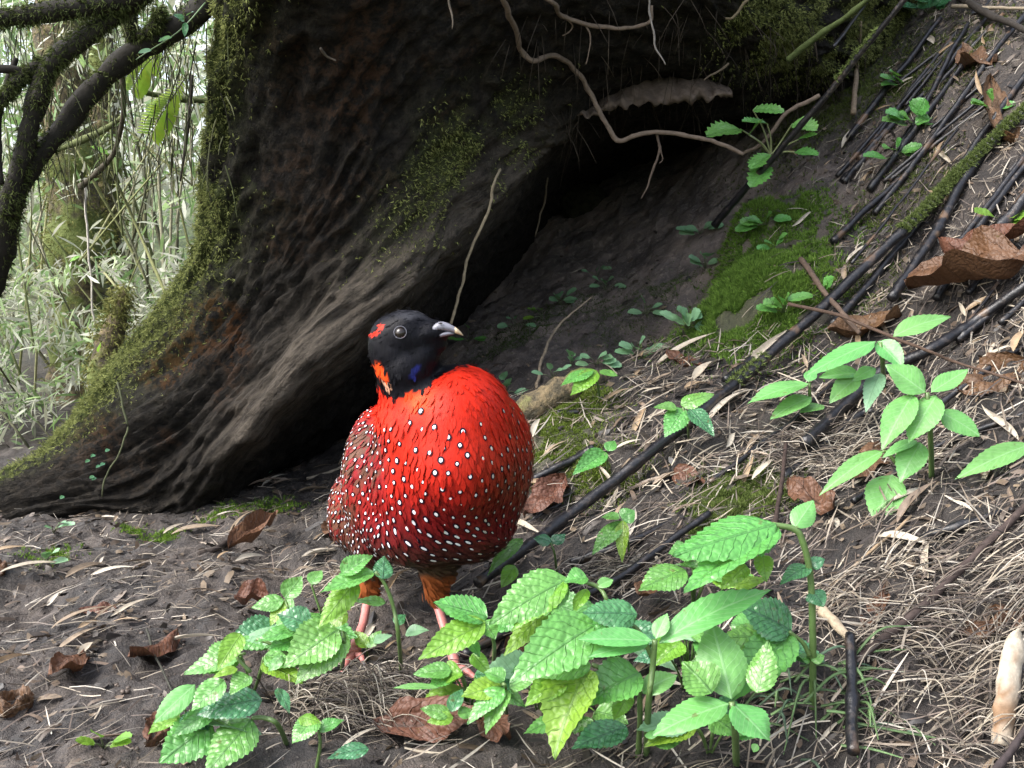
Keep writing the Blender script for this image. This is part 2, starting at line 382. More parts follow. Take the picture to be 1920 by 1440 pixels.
secs = np.array([[list(p) for p in s] for s in secs])        # (12,7,3)
NS = 34
rows = np.stack([cr(secs[:, k], NS) for k in range(7)], 1)    # (cols, 7, 3)
NV = [46, 46, 30, 26, 6, 8, 18]
def loop(pts):
    out = []
    for k in range(7):
        p0, p1, p2, p3 = pts[:, k-1], pts[:, k], pts[:, (k+1) % 7], pts[:, (k+2) % 7]
        t = np.linspace(0, 1, NV[k], endpoint=False)[None, :, None]
        p0, p1, p2, p3 = [q[:, None] for q in (p0, p1, p2, p3)]
        tn = .38
        m1 = (p2-p0)*tn; m2 = (p3-p1)*tn
        out.append((2*t**3-3*t**2+1)*p1+(t**3-2*t**2+t)*m1+(-2*t**3+3*t**2)*p2+(t**3-t**2)*m2)
    return np.concatenate(out, 1)
TG = loop(rows); nc, nv = TG.shape[:2]
vpar = np.concatenate([k+np.linspace(0, 1, NV[k], endpoint=False) for k in range(7)])
def grid_normals(G):
    du = np.gradient(G, axis=0); dv = (np.roll(G, -1, 1)-np.roll(G, 1, 1))
    n = np.cross(dv, du); return n/(np.linalg.norm(n, axis=-1, keepdims=True)+1e-9)
TN = grid_normals(TG)
cen = TG.mean(1, keepdims=True)
if ((TG-cen)*TN).sum(-1).mean() < 0: TN = -TN
uu = np.repeat(np.arange(nc)[:, None]/NS, nv, 1); vv = np.repeat(vpar[None], nc, 0)
gr = np.stack([uu*1.1, vv*6.0, 0*uu], -1)                     # stretched along the grain
ridge = 1-np.abs(fbm(gr+fbm(TG*2.2, 2)[..., None]*.5, 3))*2
fine = 1-np.abs(fbm(np.stack([uu*2.2, vv*17, 0*uu], -1)+fbm(TG*3, 2)[..., None]*.6, 3))*2
disp = .022*ridge+.004*fine+.05*np.exp(-((vv-1.85)/.22)**2)*sstep(2, 3.2, uu)*sstep(7.8, 6.8, uu)+.022*fbm(TG*2.4, 2)+.005*fbm(TG*13, 3)+.006*fbm(TG*40, 2)
sharp = np.exp(-((vv-2.0)/.16)**2)                             # the lower lip is crisp
disp = disp*(1-.6*sharp)+sharp*.015*fbm(np.stack([uu*3, vv*2, 0*uu], -1), 3)
TG2 = TG+TN*disp[..., None]
rust = np.clip(1.6*np.exp(-((uu-3.1)/1.0)**2-((vv-.75)/.55)**2)+.9*np.exp(-((uu-6.2)/1.3)**2-((vv-.9)/.5)**2)*.6, 0, 1)*sstep(-.15, .25, fbm(TG*6, 3))
mossm = np.clip(np.exp(-((np.minimum(vv/np.where(uu < 5, 1.6, 1.0), np.abs(vv-7)))/.26)**2)*1.5+.9*np.exp(-((uu-6)/.9)**2-((vv-1.55)/.2)**2)+.7*sstep(8.5, 10, uu)*np.exp(-((vv-1.3)/.7)**2), 0, 1)*np.maximum(sstep(-.35, .1, fbm(TG*7+4, 3)), sstep(5.2, 4.2, uu)*.85)
pale = np.clip(1.3*np.exp(-((vv-1.9)/.22)**2)*sstep(2.6, 3.3, uu)*sstep(7.6, 6.8, uu)+.8*np.exp(-((vv-1.6)/.25)**2-((uu-4.4)/1.2)**2), 0, 1)
tcol = np.stack([rust, mossm, pale], -1)
a = np.arange(nc-1)[:, None]*nv+np.arange(nv)[None]; b = np.arange(nc-1)[:, None]*nv+(np.arange(nv)[None]+1) % nv
tf = np.stack([a, b, b+nv, a+nv], -1).reshape(-1, 4).tolist()
tf.append(list(range(nv))); tf.append([(nc-1)*nv+k for k in range(nv)][::-1])
tree = thing('hollow_tree', 'huge dark mossy tree base with a slanting root arching over an undercut hollow', 'tree', tuple(P(420, 950, 2.2)))
mk('trunk', TG2.reshape(-1, 3), tf, M['bark'], tree, tcol.reshape(-1, 3), uvs=np.stack([uu/6, vv/7], -1).reshape(-1, 2))
TN2 = grid_normals(TG2); 
if (TN2*TN).sum(-1).mean() < 0: TN2 = -TN2

TUFT_V = [(-.10,0,0),(.10,0,0),(.02,.25,1),( -.05,-.1,0),(.1,.05,0),(.5,-.2,.75),(0,.1,0),(0,-.1,0),(-.5,.1,.7)]
TUFT_F = [(0,1,2),(3,4,5),(6,7,8)]
def frames(nrm, up=None):
    N_ = len(nrm); r = RNG.normal(size=(N_, 3)); a = np.cross(nrm, r); a /= np.linalg.norm(a, axis=1)[:, None]+1e-9
    return a, np.cross(nrm, a)
def moss(name, pts, nrm, lo, hi, parent=None, colA=(.07,.12,.015), colB=(.20,.27,.05), hang=0.0):
    n = len(pts); L = RNG.uniform(lo, hi, n)[:, None]
    nn = nrm+RNG.normal(size=(n, 3))*.45+np.array([0, 0, -hang]); nn /= np.linalg.norm(nn, axis=1)[:, None]
    a, b = frames(nn); w = RNG.uniform(.8, 1.3, n)[:, None]
    Mx = np.stack([a*L*w, b*L*w, nn*L], 1)
    t = RNG.random(n)[:, None]; c = np.array(colA)*(1-t)+np.array(colB)*t
    o = stamp(name, TUFT_V, TUFT_F, Mx, pts, c, M['moss'], parent, smooth=False); o['kind'] = 'stuff'; return o
# shaggy moss along the tree's upper edge and its face
wt = (mossm**1.5).copy(); px_t, py_t = proj(TG2); 
inview = (px_t > -60) & (px_t < 1750) & (py_t > -80) & (py_t < 1000) & (TG2[..., 1] < 3.1)
wt = wt*inview; area = np.linalg.norm(np.gradient(TG2, axis=0), axis=-1)*np.linalg.norm(np.gradient(TG2, axis=1), axis=-1); wt = (wt*area).ravel(); wt /= wt.sum()
pick = RNG.choice(nc*nv, 60000, p=wt)
jit = RNG.normal(size=(len(pick), 3))*.004
moss('moss', TG2.reshape(-1, 3)[pick]+jit, TN2.reshape(-1, 3)[pick], .003, .011, tree, (.06,.075,.018), (.32,.35,.12), hang=.5)  # pale tuft colours also stand in for backlight along the edge
# threads of rootlets hanging below the overhang
Bt = Batch()
for k in range(330):
    i = int(RNG.uniform(7.0, 11.4)*NS); j = int(np.argmin(abs(vpar-RNG.uniform(1.2, 2.1)))); p = TG2[min(i, nc-1), j]
    L = RNG.uniform(.02, .10); s = RNG.normal(size=3)*.012
    path = np.array([p, p+s+[0, -.01, -L*.5], p+s*1.8+[0, -.012, -L]])
    v, f = tube_data(path, [.0012, .0008, .0005], 3); Bt.add(v, f, np.array([.05, .04, .03])*RNG.uniform(.5, 1.8))
o = Bt.build('rootlets', M['wood'], tree); o['kind'] = 'stuff'
# pale bark plate at the lip of the hollow
up = cr([(1068,212),(1110,196),(1165,162),(1240,148),(1320,150),(1372,170)], 14); lowr = cr([(1068,214),(1105,219),(1170,203),(1250,196),(1320,190),(1374,178)], 14)
nb = len(up); V = []; 
for k in range(nb):
    for t in np.linspace(0, 1, 7):
        px, py = up[k]*(1-t)+lowr[k]*t; d = 2.44+.0001*(px-1068)-.07*math.sin(math.pi*t*.6)+.012*float(perlin(np.array([px*.03, py*.06, 1.])))
        V.append(P(px, py+(5+9*t)*float(fbm(np.array([[px*.06, t*.7, 3.]]), 3)[0]), d+.02*float(fbm(np.array([[px*.05, t*2.5, 7.]]), 2)[0])))
V = np.array([list(p) for p in V]); nf = len(V); V = np.vstack([V, V+np.array([0, .03, .012])])
f = []
for k in range(nb-1):
    for t in range(6):
        q = k*7+t; f.append((q, q+1, q+8, q+7)); f.append((q+nf, q+7+nf, q+8+nf, q+1+nf))
    f.append((k*7+6, k*7+6+nf, k*7+13+nf, k*7+13)); f.append((k*7, k*7+7, k*7+7+nf, k*7+nf))
o = mk('bark_plate', V, f, M['wood'], tree, np.array([.13, .10, .08])*(1+.5*fbm(V*40, 3))[:, None]); o['label'] = 'pale splintered bark plate along the lip of the hollow'

TBV = BVHTree.FromPolygons([Vector(q) for q in TG2.reshape(-1, 3)], [q for q in tf[:-2]])
def before_tree(x, y, d, gap=.026):
    c = Vector((0, 0, CAMZ)); q = P(x, y, 1.0)-c; h = TBV.ray_cast(c, q.normalized())
    return d if h[0] is None else min(d, h[0].y-gap)
def root(pts, w, d, col=(.17, .13, .10), name='root', parent=tree, dd=None, rough=.18):
    ds = d if hasattr(d, '__len__') else [d]*len(pts)
    ds = [before_tree(x, y, z) for (x, y), z in zip(pts, ds)]
    path = cr([list(P(x, y, z)) for (x, y), z in zip(pts, ds)], 7)
    path = path+.0022*np.stack([fbm(path*22+k*9, 2) for k in range(3)], -1)*2
    r = np.array(w if hasattr(w, '__len__') else [w, w*.9, w*.7])*np.mean(ds)/FPX/2
    o = tube(name, path, r, M['wood'], parent, 6, rough, 60, col); return o
root([(935,-20),(952,22),(966,55),(976,92),(1000,112),(1040,104),(1078,130),(1103,170),(1130,222),(1155,262),(1200,254),(1240,248),(1310,258),(1355,272),(1395,288)], [10,10,10,8], 2.25)
root([(1395,288),(1432,268),(1470,215),(1505,196),(1535,180)], [7,8,9], 2.35)
root([(1005,-15),(1035,5),(1060,32),(1130,50),(1170,52),(1215,44),(1222,10)], [9,8,6], 2.1)
root([(1100,42),(1107,75),(1098,120)], [4,3,2], 2.1)
root([(1062,32),(1076,50),(1055,64)], [4,3,2], 2.1)
root([(1215,-10),(1222,45),(1232,95),(1246,122)], [4,4,2], 2.05, (.22,.2,.18))
root([(1232,250),(1234,285),(1225,318),(1216,345),(1203,372)], [6,5,2], 2.26, (.12,.09,.07))
root([(1232,272),(1242,300),(1237,308)], [4,3,2], 2.26, (.12,.09,.07))
root([(840,-15),(845,30),(846,52)], [4,4,2], 1.8, (.12,.10,.08))
root([(598,90),(612,108),(630,116)], [5,5,3], 1.9, (.12,.10,.08))
root([(1365,120),(1345,135),(1330,142),(1320,150)], [5,4,3], 2.3, (.14,.11,.08))
root([(1400,0),(1375,30),(1360,34)], [6,5,4], 2.2, (.16,.13,.08))
# hanging vines and twigs in front of the hollow
v1 = root([(938,318),(926,345),(920,380),(900,430),(880,478),(868,520),(855,575),(846,606)], [5,6,6,6], [2.2,2.18,2.15,2.15,2.15,2.15,2.15,2.15], (.30,.25,.17), 'hanging_vine', None)
tag(v1, 'pale thin vine hanging in front of the dark hollow above the bird', 'vine')
v2 = root([(1028,335),(1020,380),(1012,410),(1003,445)], [4,4,3], 2.7, (.16,.13,.09), 'hanging_vine', None); tag(v2, 'short thin dim vine hanging in the black hole of the hollow', 'vine')
v3 = root([(1112,556),(1075,585),(1040,620),(1022,660),(1010,705),(1002,748)], [3,5,6,6], [2.5,2.45,2.4,2.3,2.2,2.1], (.30,.24,.17), 'bent_twig', None); tag(v3, 'pale bent twig standing on the soil slope behind the bird', 'twig')
v4 = root([(160,930-590),(163,420),(170,520),(178,610)], [4,4,4], 2.9, (.5,.46,.40), 'hanging_vine', None); tag(v4, 'pale thin vine hanging against the mossy trunk in the bright thicket', 'vine')
v5 = root([(222,715),(232,760),(240,805),(222,850),(200,890),(190,930)], [4,4,3], [2.0,1.98,1.98,1.98,1.99,2.0], (.10,.11,.06), 'hanging_vine', None); tag(v5, 'thin dark creeper hanging down the face of the slanting root', 'vine')

# ------------------------------------------------------------------ the bird
def ico(c, r, sub=3):
    import bmesh
    bm = bmesh.new(); bmesh.ops.create_icosphere(bm, subdivisions=sub, radius=1.0)
    v = np.array([x.co[:] for x in bm.verts])*np.array(r)+np.array(c); f = [[q.index for q in x.verts] for x in bm.faces]; bm.free(); return v, f
def bird_mesh(parts, voxel, smooth_it):
    V = []; F = []; n = 0
    for (px, py, d, rx, ry, rd, rot) in parts:
        k = d/FPX*1.0; v, f = ico((0, 0, 0), (rx*k, rd, ry*k))
        if rot: c, s = math.cos(R(rot)), math.sin(R(rot)); v = v@np.array([[c, 0, -s], [0, 1, 0], [s, 0, c]])
        v = v+np.array(P(px, py, d)); V.append(v); F += [[i+n for i in q] for q in f]; n += len(v)
    o = mk('tmp', np.vstack(V), F)
    m = o.modifiers.new('r', 'REMESH'); m.mode = 'VOXEL'; m.voxel_size = voxel
    m2 = o.modifiers.new('s', 'SMOOTH'); m2.factor = .5; m2.iterations = smooth_it
    dg = bpy.context.evaluated_depsgraph_get(); e = o.evaluated_get(dg).to_mesh()
    v = np.empty(len(e.vertices)*3); e.vertices.foreach_get('co', v); v = v.reshape(-1, 3); f = [list(p.vertices) for p in e.polygons]
    nn = np.empty(len(e.vertices)*3); e.vertices.foreach_get('normal', nn); nn = nn.reshape(-1, 3)
    bpy.data.objects.remove(o); return v, f, nn
BIRD = [ # px, py, forward, rx px, ry px, depth radius m, rotation
 (838,878,1.30,158,160,.135,0),(858,792,1.255,112,112,.10,0),(800,800,1.27,100,100,.095,0),(930,860,1.31,74,130,.11,0),
 (800,965,1.31,128,92,.12,0),(880,960,1.31,98,90,.115,0),(860,860,1.24,120,120,.10,0),
 (708,880,1.37,66,130,.12,6),(672,945,1.46,56,84,.11,8),(715,985,1.40,60,62,.12,0),
 (782,730,1.25,62,60,.052,-20),(765,690,1.24,62,60,.046,0),(742,660,1.235,50,56,.036,0),(728,720,1.25,22,50,.03,0),
 (758,634,1.23,66,48,.031,8),(760,616,1.23,54,36,.028,-4),(800,626,1.225,44,27,.022,-14),(822,622,1.222,28,18,.014,-10),(805,642,1.225,36,22,.017,10),(735,648,1.235,46,60,.034,0),(790,668,1.23,38,40,.03,0),
 (820,1060,1.29,38,52,.035,0),(816,1100,1.285,24,38,.022,-4),(822,1030,1.30,52,50,.06,0),
 (700,1050,1.38,36,48,.035,0),(690,1098,1.375,22,34,.022,0),(708,1010,1.39,46,50,.06,0)]
bv, bf, bn = bird_mesh(BIRD, .0034, 9)
def relax(v, f, w, it):
    e = np.array([(q[i], q[(i+1) % len(q)]) for q in f for i in range(len(q))]); n = len(v); deg = np.bincount(e[:, 0], minlength=n)+np.bincount(e[:, 1], minlength=n)
    for _ in range(it):
        a = np.stack([np.bincount(e[:, 0], v[e[:, 1], k], n)+np.bincount(e[:, 1], v[e[:, 0], k], n) for k in range(3)], -1)/deg[:, None]
        v = v+(a-v)*w[:, None]
    return v
_x, _y = proj(bv); bv = relax(bv, bf, (.75*sstep(700, 770, _y)*sstep(1075, 1030, _y)), 70)
_t = mk('tmp', bv, bf); bn = np.empty(len(bv)*3); _t.data.vertices.foreach_get('normal', bn); bn = bn.reshape(-1, 3); bpy.data.objects.remove(_t)
bpx, bpy_ = proj(bv); bd = bv[:, 1]
def bird_col(x, y, d, p):
    n1 = fbm(p*55, 3); n2 = fbm(p*160, 2); xw = x+n1*7; yw = y+n1*7
    c = np.tile(np.array([.38, .015, .006]), (len(x), 1))
    def put(col, w): 
        nonlocal c
        w = np.clip(w, 0, 1)[:, None]; c = c*(1-w)+np.array(col)*w
    put((.62, .05, .008), np.exp(-((xw-785)/26)**2-((yw-748)/22)**2)*1.1)      # orange tint below the throat
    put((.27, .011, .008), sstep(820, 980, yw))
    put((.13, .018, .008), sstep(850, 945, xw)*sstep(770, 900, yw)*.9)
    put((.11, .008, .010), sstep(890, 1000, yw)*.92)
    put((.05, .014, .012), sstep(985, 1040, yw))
    wing = sstep(738, 700, xw-(yw-760)*.02)*sstep(770, 800, yw)*sstep(960, 880, yw)
    put((.16, .014, .018), wing*.9); put((.075, .045, .030), wing*sstep(-.1, .2, n1)*.9)
    put((.10, .055, .035), sstep(685, 655, xw)*sstep(760, 800, yw)*.8*sstep(-.35, .1, n1))
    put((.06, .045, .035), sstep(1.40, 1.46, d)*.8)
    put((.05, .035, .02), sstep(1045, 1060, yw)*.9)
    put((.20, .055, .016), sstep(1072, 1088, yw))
    # black hood: above the collar line running from the throat down to the nape wedge
    line = 752-.52*(xw-745)
    hood = np.where(xw > 738, yw < line, yw < 730+.9*(xw-715)) & (xw < 905) & (yw < 775)
    put((.004, .004, .006), sstep(-.5, .5, hood.astype(float)-.5+0*xw)*1.0*(hood))
    put((.55, .02, .008), ((xw < 738) & (yw >= 735) & (yw < 800) & (x > 700) & (~hood)).astype(float))
    def stripe(ax, ay, bx, by, w):
        t = np.clip(((xw-ax)*(bx-ax)+(yw-ay)*(by-ay))/((bx-ax)**2+(by-ay)**2), 0, 1); return np.hypot(xw-ax-t*(bx-ax), yw-ay-t*(by-ay))/w
    put((.50, .022, .008), sstep(1.2, .8, stripe(701, 632, 716, 612, 4))*(d < 1.25))
    put((.60, .06, .010), sstep(1.2, .7, stripe(706, 684, 722, 708, 7))*(d < 1.26))
    put((.55, .30, .20), sstep(1.2, .7, stripe(725, 720, 729, 728, 4))*(d < 1.26))
    put((.012, .016, .10), sstep(1.3, .6, stripe(771, 703, 785, 690, 5)))
    put((.035, .036, .042), sstep(1.0, .3, np.hypot((xw-772)/42, (yw-590)/12))*.6)  # crown highlight painted in as a greyer patch
    return np.clip(c*(1+.30*n2[:, None]), 0.002, 1)
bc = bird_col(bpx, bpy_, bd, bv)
bird = thing('bird', 'plump red pheasant with white spots and black head standing among green leaves', 'bird', tuple(P(840, 1290, 1.24)))
def feather_mat():
    m, nt, bs, out = nodemat('plumage')
    at = N(nt, 'ShaderNodeAttribute', attribute_name='Col'); tc = nt.nodes.new('ShaderNodeNewGeometry')
    mp = N(nt, 'ShaderNodeMapping'); mp.inputs['Scale'].default_value = (420, 420, 60); nt.links.new(tc.outputs['Position'], mp.inputs[0])
    n1 = noise(nt, 1.0, 3, .6, mp.outputs[0])
    c = mixc(nt, .45, at.outputs['Color'], mixc(nt, 1.0, at.outputs['Color'], mixc(nt, n1, (.45, .45, .45), (1.6, 1.6, 1.6)), 'MULTIPLY'))
    nt.links.new(c, bs.inputs['Base Color']); bs.inputs['Roughness'].default_value = .45; bs.inputs['Specular IOR Level'].default_value = .10
    bump(nt, bs, n1, .35, .0015); return m
M['plumage'] = feather_mat()
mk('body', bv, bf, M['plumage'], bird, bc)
BV = BVHTree.FromPolygons([Vector(p) for p in bv], bf)
# contour feathers laid over the body
fv = np.array([(0, 0, 0), (-.17, .35, .03), (.17, .35, .03), (-.15, .7, .05), (.15, .7, .05), (0, 1, .035), (0, .35, .06), (0, .7, .07)])
ff = [(0, 2, 6), (0, 6, 1), (6, 2, 4, 7), (1, 6, 7, 3), (7, 4, 5), (3, 7, 5)]
def flow(p, n, x, y):
    f = np.tile(np.array([0.0, .25, -1.0]), (len(p), 1))
    head = y < 690
    f[head] = np.array([-.8, .15, -.5])
    low = sstep(930, 1030, y)[:, None]; f = f*(1-low)+low*(np.stack([np.where(x < 760, .55, .9), 0*x+.5, -.55+0*x], -1))
    f[x < 715, 1] += .7
    f = f-(f*n).sum(1)[:, None]*n; return f/(np.linalg.norm(f, axis=1)[:, None]+1e-9)
pick = RNG.choice(len(bv), 9000, replace=True)
p = bv[pick]; n_ = bn[pick]; x = bpx[pick]; y = bpy_[pick]
size = np.where(y < 690, .006, np.where(y < 770, .010, .015))*RNG.uniform(.8, 1.25, len(p)); size = np.where((x < 735) & (y > 770), .015, size)
fl = flow(p, n_, x, y)+RNG.normal(size=(len(p), 3))*.10; fl = fl-(fl*n_).sum(1)[:, None]*n_; fl /= np.linalg.norm(fl, axis=1)[:, None]
sd_ = np.cross(fl, n_)
Mx = np.stack([sd_*size[:, None], (fl-.03*n_)*size[:, None], n_*size[:, None]*np.where((x > 740) & (y < 900), .10, .30)[:, None]], 1)
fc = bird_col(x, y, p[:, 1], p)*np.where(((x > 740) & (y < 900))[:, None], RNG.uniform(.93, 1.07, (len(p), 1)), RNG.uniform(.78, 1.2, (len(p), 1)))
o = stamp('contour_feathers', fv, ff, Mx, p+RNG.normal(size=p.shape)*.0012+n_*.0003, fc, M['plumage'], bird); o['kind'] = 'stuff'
# white ocelli with dark rims
cand = RNG.permutation(len(bv))[:26000]; acc = []; accp = np.zeros((0, 3)); accr = np.zeros(0)
for i in cand:
    x, y, d = bpx[i], bpy_[i], bd[i]
    if y < 765 or y > 1050 or (y < 800 and x < 735 and x > 700): continue
    if y < 840 and 735 < x < 1010 and random.random() < .985-.12*max(0, (y-800)/40): continue
    wing = x < 740
    r = (.0122 if wing else .0148)*(.85 if y > 960 else 1)*(.92 if x > 900 else 1)*random.uniform(.85, 1.2)
    if len(accp) and (np.linalg.norm(accp-bv[i], axis=1) < r).any(): continue
    accp = np.vstack([accp, bv[i]]); acc.append(i)
acc = np.array(acc)
def ocelli():
    S = Batch(); K = 9; th = np.linspace(0, 2*math.pi, K, endpoint=False)
    fl = flow(bv[acc], bn[acc], bpx[acc], bpy_[acc])
    for q, i in enumerate(acc):
        n = bn[i]; f = fl[q]; s = np.cross(f, n); y = bpy_[i]; x = bpx[i]
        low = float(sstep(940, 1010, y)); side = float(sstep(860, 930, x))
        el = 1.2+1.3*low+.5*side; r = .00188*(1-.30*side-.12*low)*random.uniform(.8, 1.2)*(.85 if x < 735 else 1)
        wc = np.array([.80, .80, .84])*(1-.55*side)*(1-.15*low)  # greyer towards the right: shading painted into the spots
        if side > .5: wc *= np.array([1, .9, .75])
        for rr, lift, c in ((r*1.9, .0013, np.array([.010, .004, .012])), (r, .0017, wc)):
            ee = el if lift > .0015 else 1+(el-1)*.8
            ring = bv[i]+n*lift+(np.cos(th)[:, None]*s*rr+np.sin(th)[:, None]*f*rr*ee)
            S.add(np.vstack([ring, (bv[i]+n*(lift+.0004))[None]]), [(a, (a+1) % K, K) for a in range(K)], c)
    o = S.build('white_spots', M['plumage'], bird); o['kind'] = 'stuff'
ocelli()
# eye, eyelid ring and bill
def shape_mat(name, col, rough, coat=0):
    m, nt, bs, out = nodemat(name); n1 = noise(nt, 300, 3); c = mixc(nt, n1, tuple(x*.7 for x in col), tuple(min(1, x*1.25) for x in col))
    nt.links.new(c, bs.inputs['Base Color']); bs.inputs['Roughness'].default_value = rough; bs.inputs['Coat Weight'].default_value = coat; return m
M['eye'] = shape_mat('eye', (.012, .008, .006), .16); M['lid'] = shape_mat('eyelid', (.05, .05, .065), .5); M['bill'] = shape_mat('bill', (.15, .15, .18), .42); M['bill_tip'] = shape_mat('bill_tip', (.36, .28, .18), .35); M['leg'] = shape_mat('leg_skin', (.46, .17, .15), .45)
def surf(px, py):
    c = Vector((0, 0, CAMZ)); d = (P(px, py, 1.0)-c).normalized(); loc, nrm, _, _ = BV.ray_cast(c, d)
    if loc is None: return P(px, py, 1.22), Vector((0, -1, 0))
    return loc, nrm
el, en = surf(751, 624)
v, f = ico((0, 0, 0), (.0078, .0078, .0078), 3); e = mk('eye', v+np.array(el-en*.0030), f, M['eye'], bird)
t1 = en.orthogonal().normalized(); t2 = en.cross(t1)
ring = [list(el+en*.0026+(t1*math.cos(a)+t2*math.sin(a))*.0074) for a in np.linspace(0, 2*math.pi, 25)]
tube('eyelid', np.array(ring), .0007, M['lid'], bird, 5)
def loft(name, secs, mat, parent, segs=12):
    V = []; F = []
    for (c, rx, rz, rd) in secs:   # centre Vector, half sizes across depth & height
        for a in np.linspace(0, 2*math.pi, segs, endpoint=False):
            V.append((c.x, c.y+rd*math.cos(a), c.z+rz*math.sin(a)))
    n = len(secs)
    for i in range(n-1):
        for j in range(segs): k = (j+1) % segs; F.append((i*segs+j, i*segs+k, (i+1)*segs+k, (i+1)*segs+j))
    F.append(tuple(range(segs))[::-1]); F.append(tuple((n-1)*segs+j for j in range(segs)))
    return mk(name, V, F, mat, parent)
bd0 = 1.215; k_ = bd0/FPX
ub = loft('upper_bill', [(P(x, y, bd0-.0005*(x-805)/10), 0, h*k_, w*k_) for x, y, h, w in ((812,617,9,13),(822,612.5,9,12),(832,611.5,8.6,10),(843,614.5,7.4,8),(852,618,6,6),(859,621.5,4.4,4.2),(865,625.5,2.2,2),(868,628.5,.6,.6))], M['bill'], bird)
loft('lower_bill', [(P(x, y, bd0-.0005*(x-800)/10), 0, h*k_, w*k_) for x, y, h, w in ((800,636,6,12),(815,632,6,10),(830,627,5,8),(842,625,4,6),(851,625.5,2,3))], M['bill'], bird)
loft('bill_tip', [(P(x, y, bd0-.0032), 0, h*k_, w*k_) for x, y, h, w in ((853,618.6,6.0,6.1),(859.5,622,4.6,4.6),(865,625.8,2.6,2.4),(868.5,629,.8,.8))], M['bill_tip'], ub)
nl = P(826, 606, bd0-.0085); v, f = ico((0, 0, 0), (.0028, .0012, .0010), 2); mk('nostril', v+np.array(nl), f, shape_mat('nostril', (.02, .02, .02), .6), ub)
# legs and feet
def foot(base, up, yaw):
    leg = cr([list(up), list((up+base)/2+Vector((.001, .003, 0))), list(base+Vector((0, .004, .012))), list(base)], 6)
    l = tube('leg', leg, [.0062, .0058, .0060, .0078, .0070], M['leg'], bird, 10, .08, 160)
    for ang, L in ((-32, .044), (0, .056), (30, .046), (182, .024)):
        a = R(ang)+yaw; dr = Vector((math.sin(a), -math.cos(a), 0))
        pts = []
        for t in (0, .35, .7, 1.0):
            q = base+dr*L*t; q.z = float(H(q.x, q.y))+.006+.006*math.sin(t*math.pi)*(1 if t < 1 else 0); pts.append(list(q))
        pts[0] = list(base+Vector((0, 0, -.002)))
        tw = tube('toe', cr(pts, 5), [.0055, .0050, .0042, .0030], M['leg'], l, 8, .10, 200)
        tip = Vector(pts[-1]); tube('claw', cr([list(tip-dr*.003), list(tip+dr*.006+Vector((0, 0, .001))), list(tip+dr*.011+Vector((0, 0, -.005)))], 4), [.0026, .0018, .0004], M['lid'], l, 6)
g1 = ground(852, 1278, .012); foot(g1, P(816, 1118, 1.285), R(12))
g2 = ground(668, 1238, .012); foot(g2, P(690, 1118, 1.375), R(-10))
# tail: graduated dark feathers behind, drooping to the left
Tb = P(690, 975, 1.50)
for k in range(9):
    a = R(-46+k*9); dr = Vector((math.sin(a)*.8-.15, .9, -.42)).normalized(); L = .15+.02*math.sin(k/8*math.pi)
    sdv = dr.cross(Vector((0, 0, 1))).normalized(); up_ = sdv.cross(dr)
    V = []; Fq = []
    for i, t in enumerate(np.linspace(0, 1, 7)):
        w = .020*math.sin(min(1, t*1.25+.2)*math.pi*.5)*(1 if t < .8 else math.sqrt(max(0, 1-((t-.8)/.2)**2))+.02)
        for s in (-1, 0, 1): V.append(Tb+dr*L*t+sdv*w*s+up_*(.003*(1-abs(s))+.0012*k-.01*t*t))
    for i in range(6):
        for j in range(2): q = i*3+j; Fq.append((q, q+1, q+4, q+3))
    mk('tail_feather', V, Fq, M['plumage'], bird, np.tile((.035, .026, .02) if k % 2 else (.05, .03, .022), (len(V), 1)))

# ------------------------------------------------------------------ leaves
def leaf(name, B_, T_, w, mat, parent, serr=.10, fold=.25, droop=.12, roll=0.0, quilt=.03, nu=6, nv=24, shape=(.62, .95), curl=0.0, veins=9, crumple=0.0):
    """B_, T_ base and tip points, w width in metres"""
    B_ = Vector(B_); T_ = Vector(T_); ax = T_-B_; L = ax.length; ax.normalize()
    mid = (B_+T_)/2; toc = (Vector((0, 0, CAMZ))-mid).normalized()
    n0 = toc*.55+Vector((0, 0, .8))+Vector((random.uniform(-.2, .2), 0, 0)); n0 = (n0-ax*n0.dot(ax)).normalized(); n0.rotate(Matrix.Rotation(roll, 3, ax))
    sd = n0.cross(ax).normalized()
    a, b = shape; pk = a/(a+b); mxv = (pk**a)*((1-pk)**b)
    t = np.linspace(0, 1, nv+1); hw = (np.maximum(t, 0)**a)*(np.maximum(1-t, 0)**b)/mxv*w/2
    ph0 = random.random()*6
    V = []; UV = []; 
    s = np.linspace(-1, 1, 2*nu//2+1)
    for i, ti in enumerate(t):
        tooth = 1+serr*((i % 2)*2-1)*(.0 if i in (0, nv) else 1)
        for sj in s:
            aw = abs(sj); h = hw[i]*(tooth if aw > .98 else 1)
            yv = sj*h; tt = ti+(.018 if (aw > .98 and i % 2 and serr) else 0)
            ph = (ti-.55*abs(yv)/w)*veins*math.pi+.8*math.sin(ti*6+ph0+sj)
            z = fold*aw*h+quilt*w*(abs(math.sin(ph))-.5)*min(1, aw*2.2)*(1-.5*aw)-droop*L*(ti*ti-.25*ti)*1.0+.03*w*math.sin(ti*9+ph0+sj*2)*aw-curl*h*aw*aw
            if crumple:
                z += crumple*w*float(perlin(np.array([ti*3+ph0*7, sj*1.6+ph0, ph0*3]))); yv *= 1+.5*crumple*float(perlin(np.array([ti*7+ph0*5, sj*.6, ph0])))
            V.append(B_+ax*(tt*L)+sd*yv+n0*z); UV.append((.5+yv/w, ti))
    m_ = len(s); F = []
    for i in range(nv):
        for j in range(m_-1): q = i*m_+j; F.append((q, q+1, q+1+m_, q+m_))
    return mk(name, V, F, M[mat], parent, uvs=UV)
def stem(path3, w, parent, col=(.10, .16, .05), name='stem'):
    return tube(name, cr([list(q) for q in path3], 6), w, M['stem'], parent, 8, .06, 80, col)
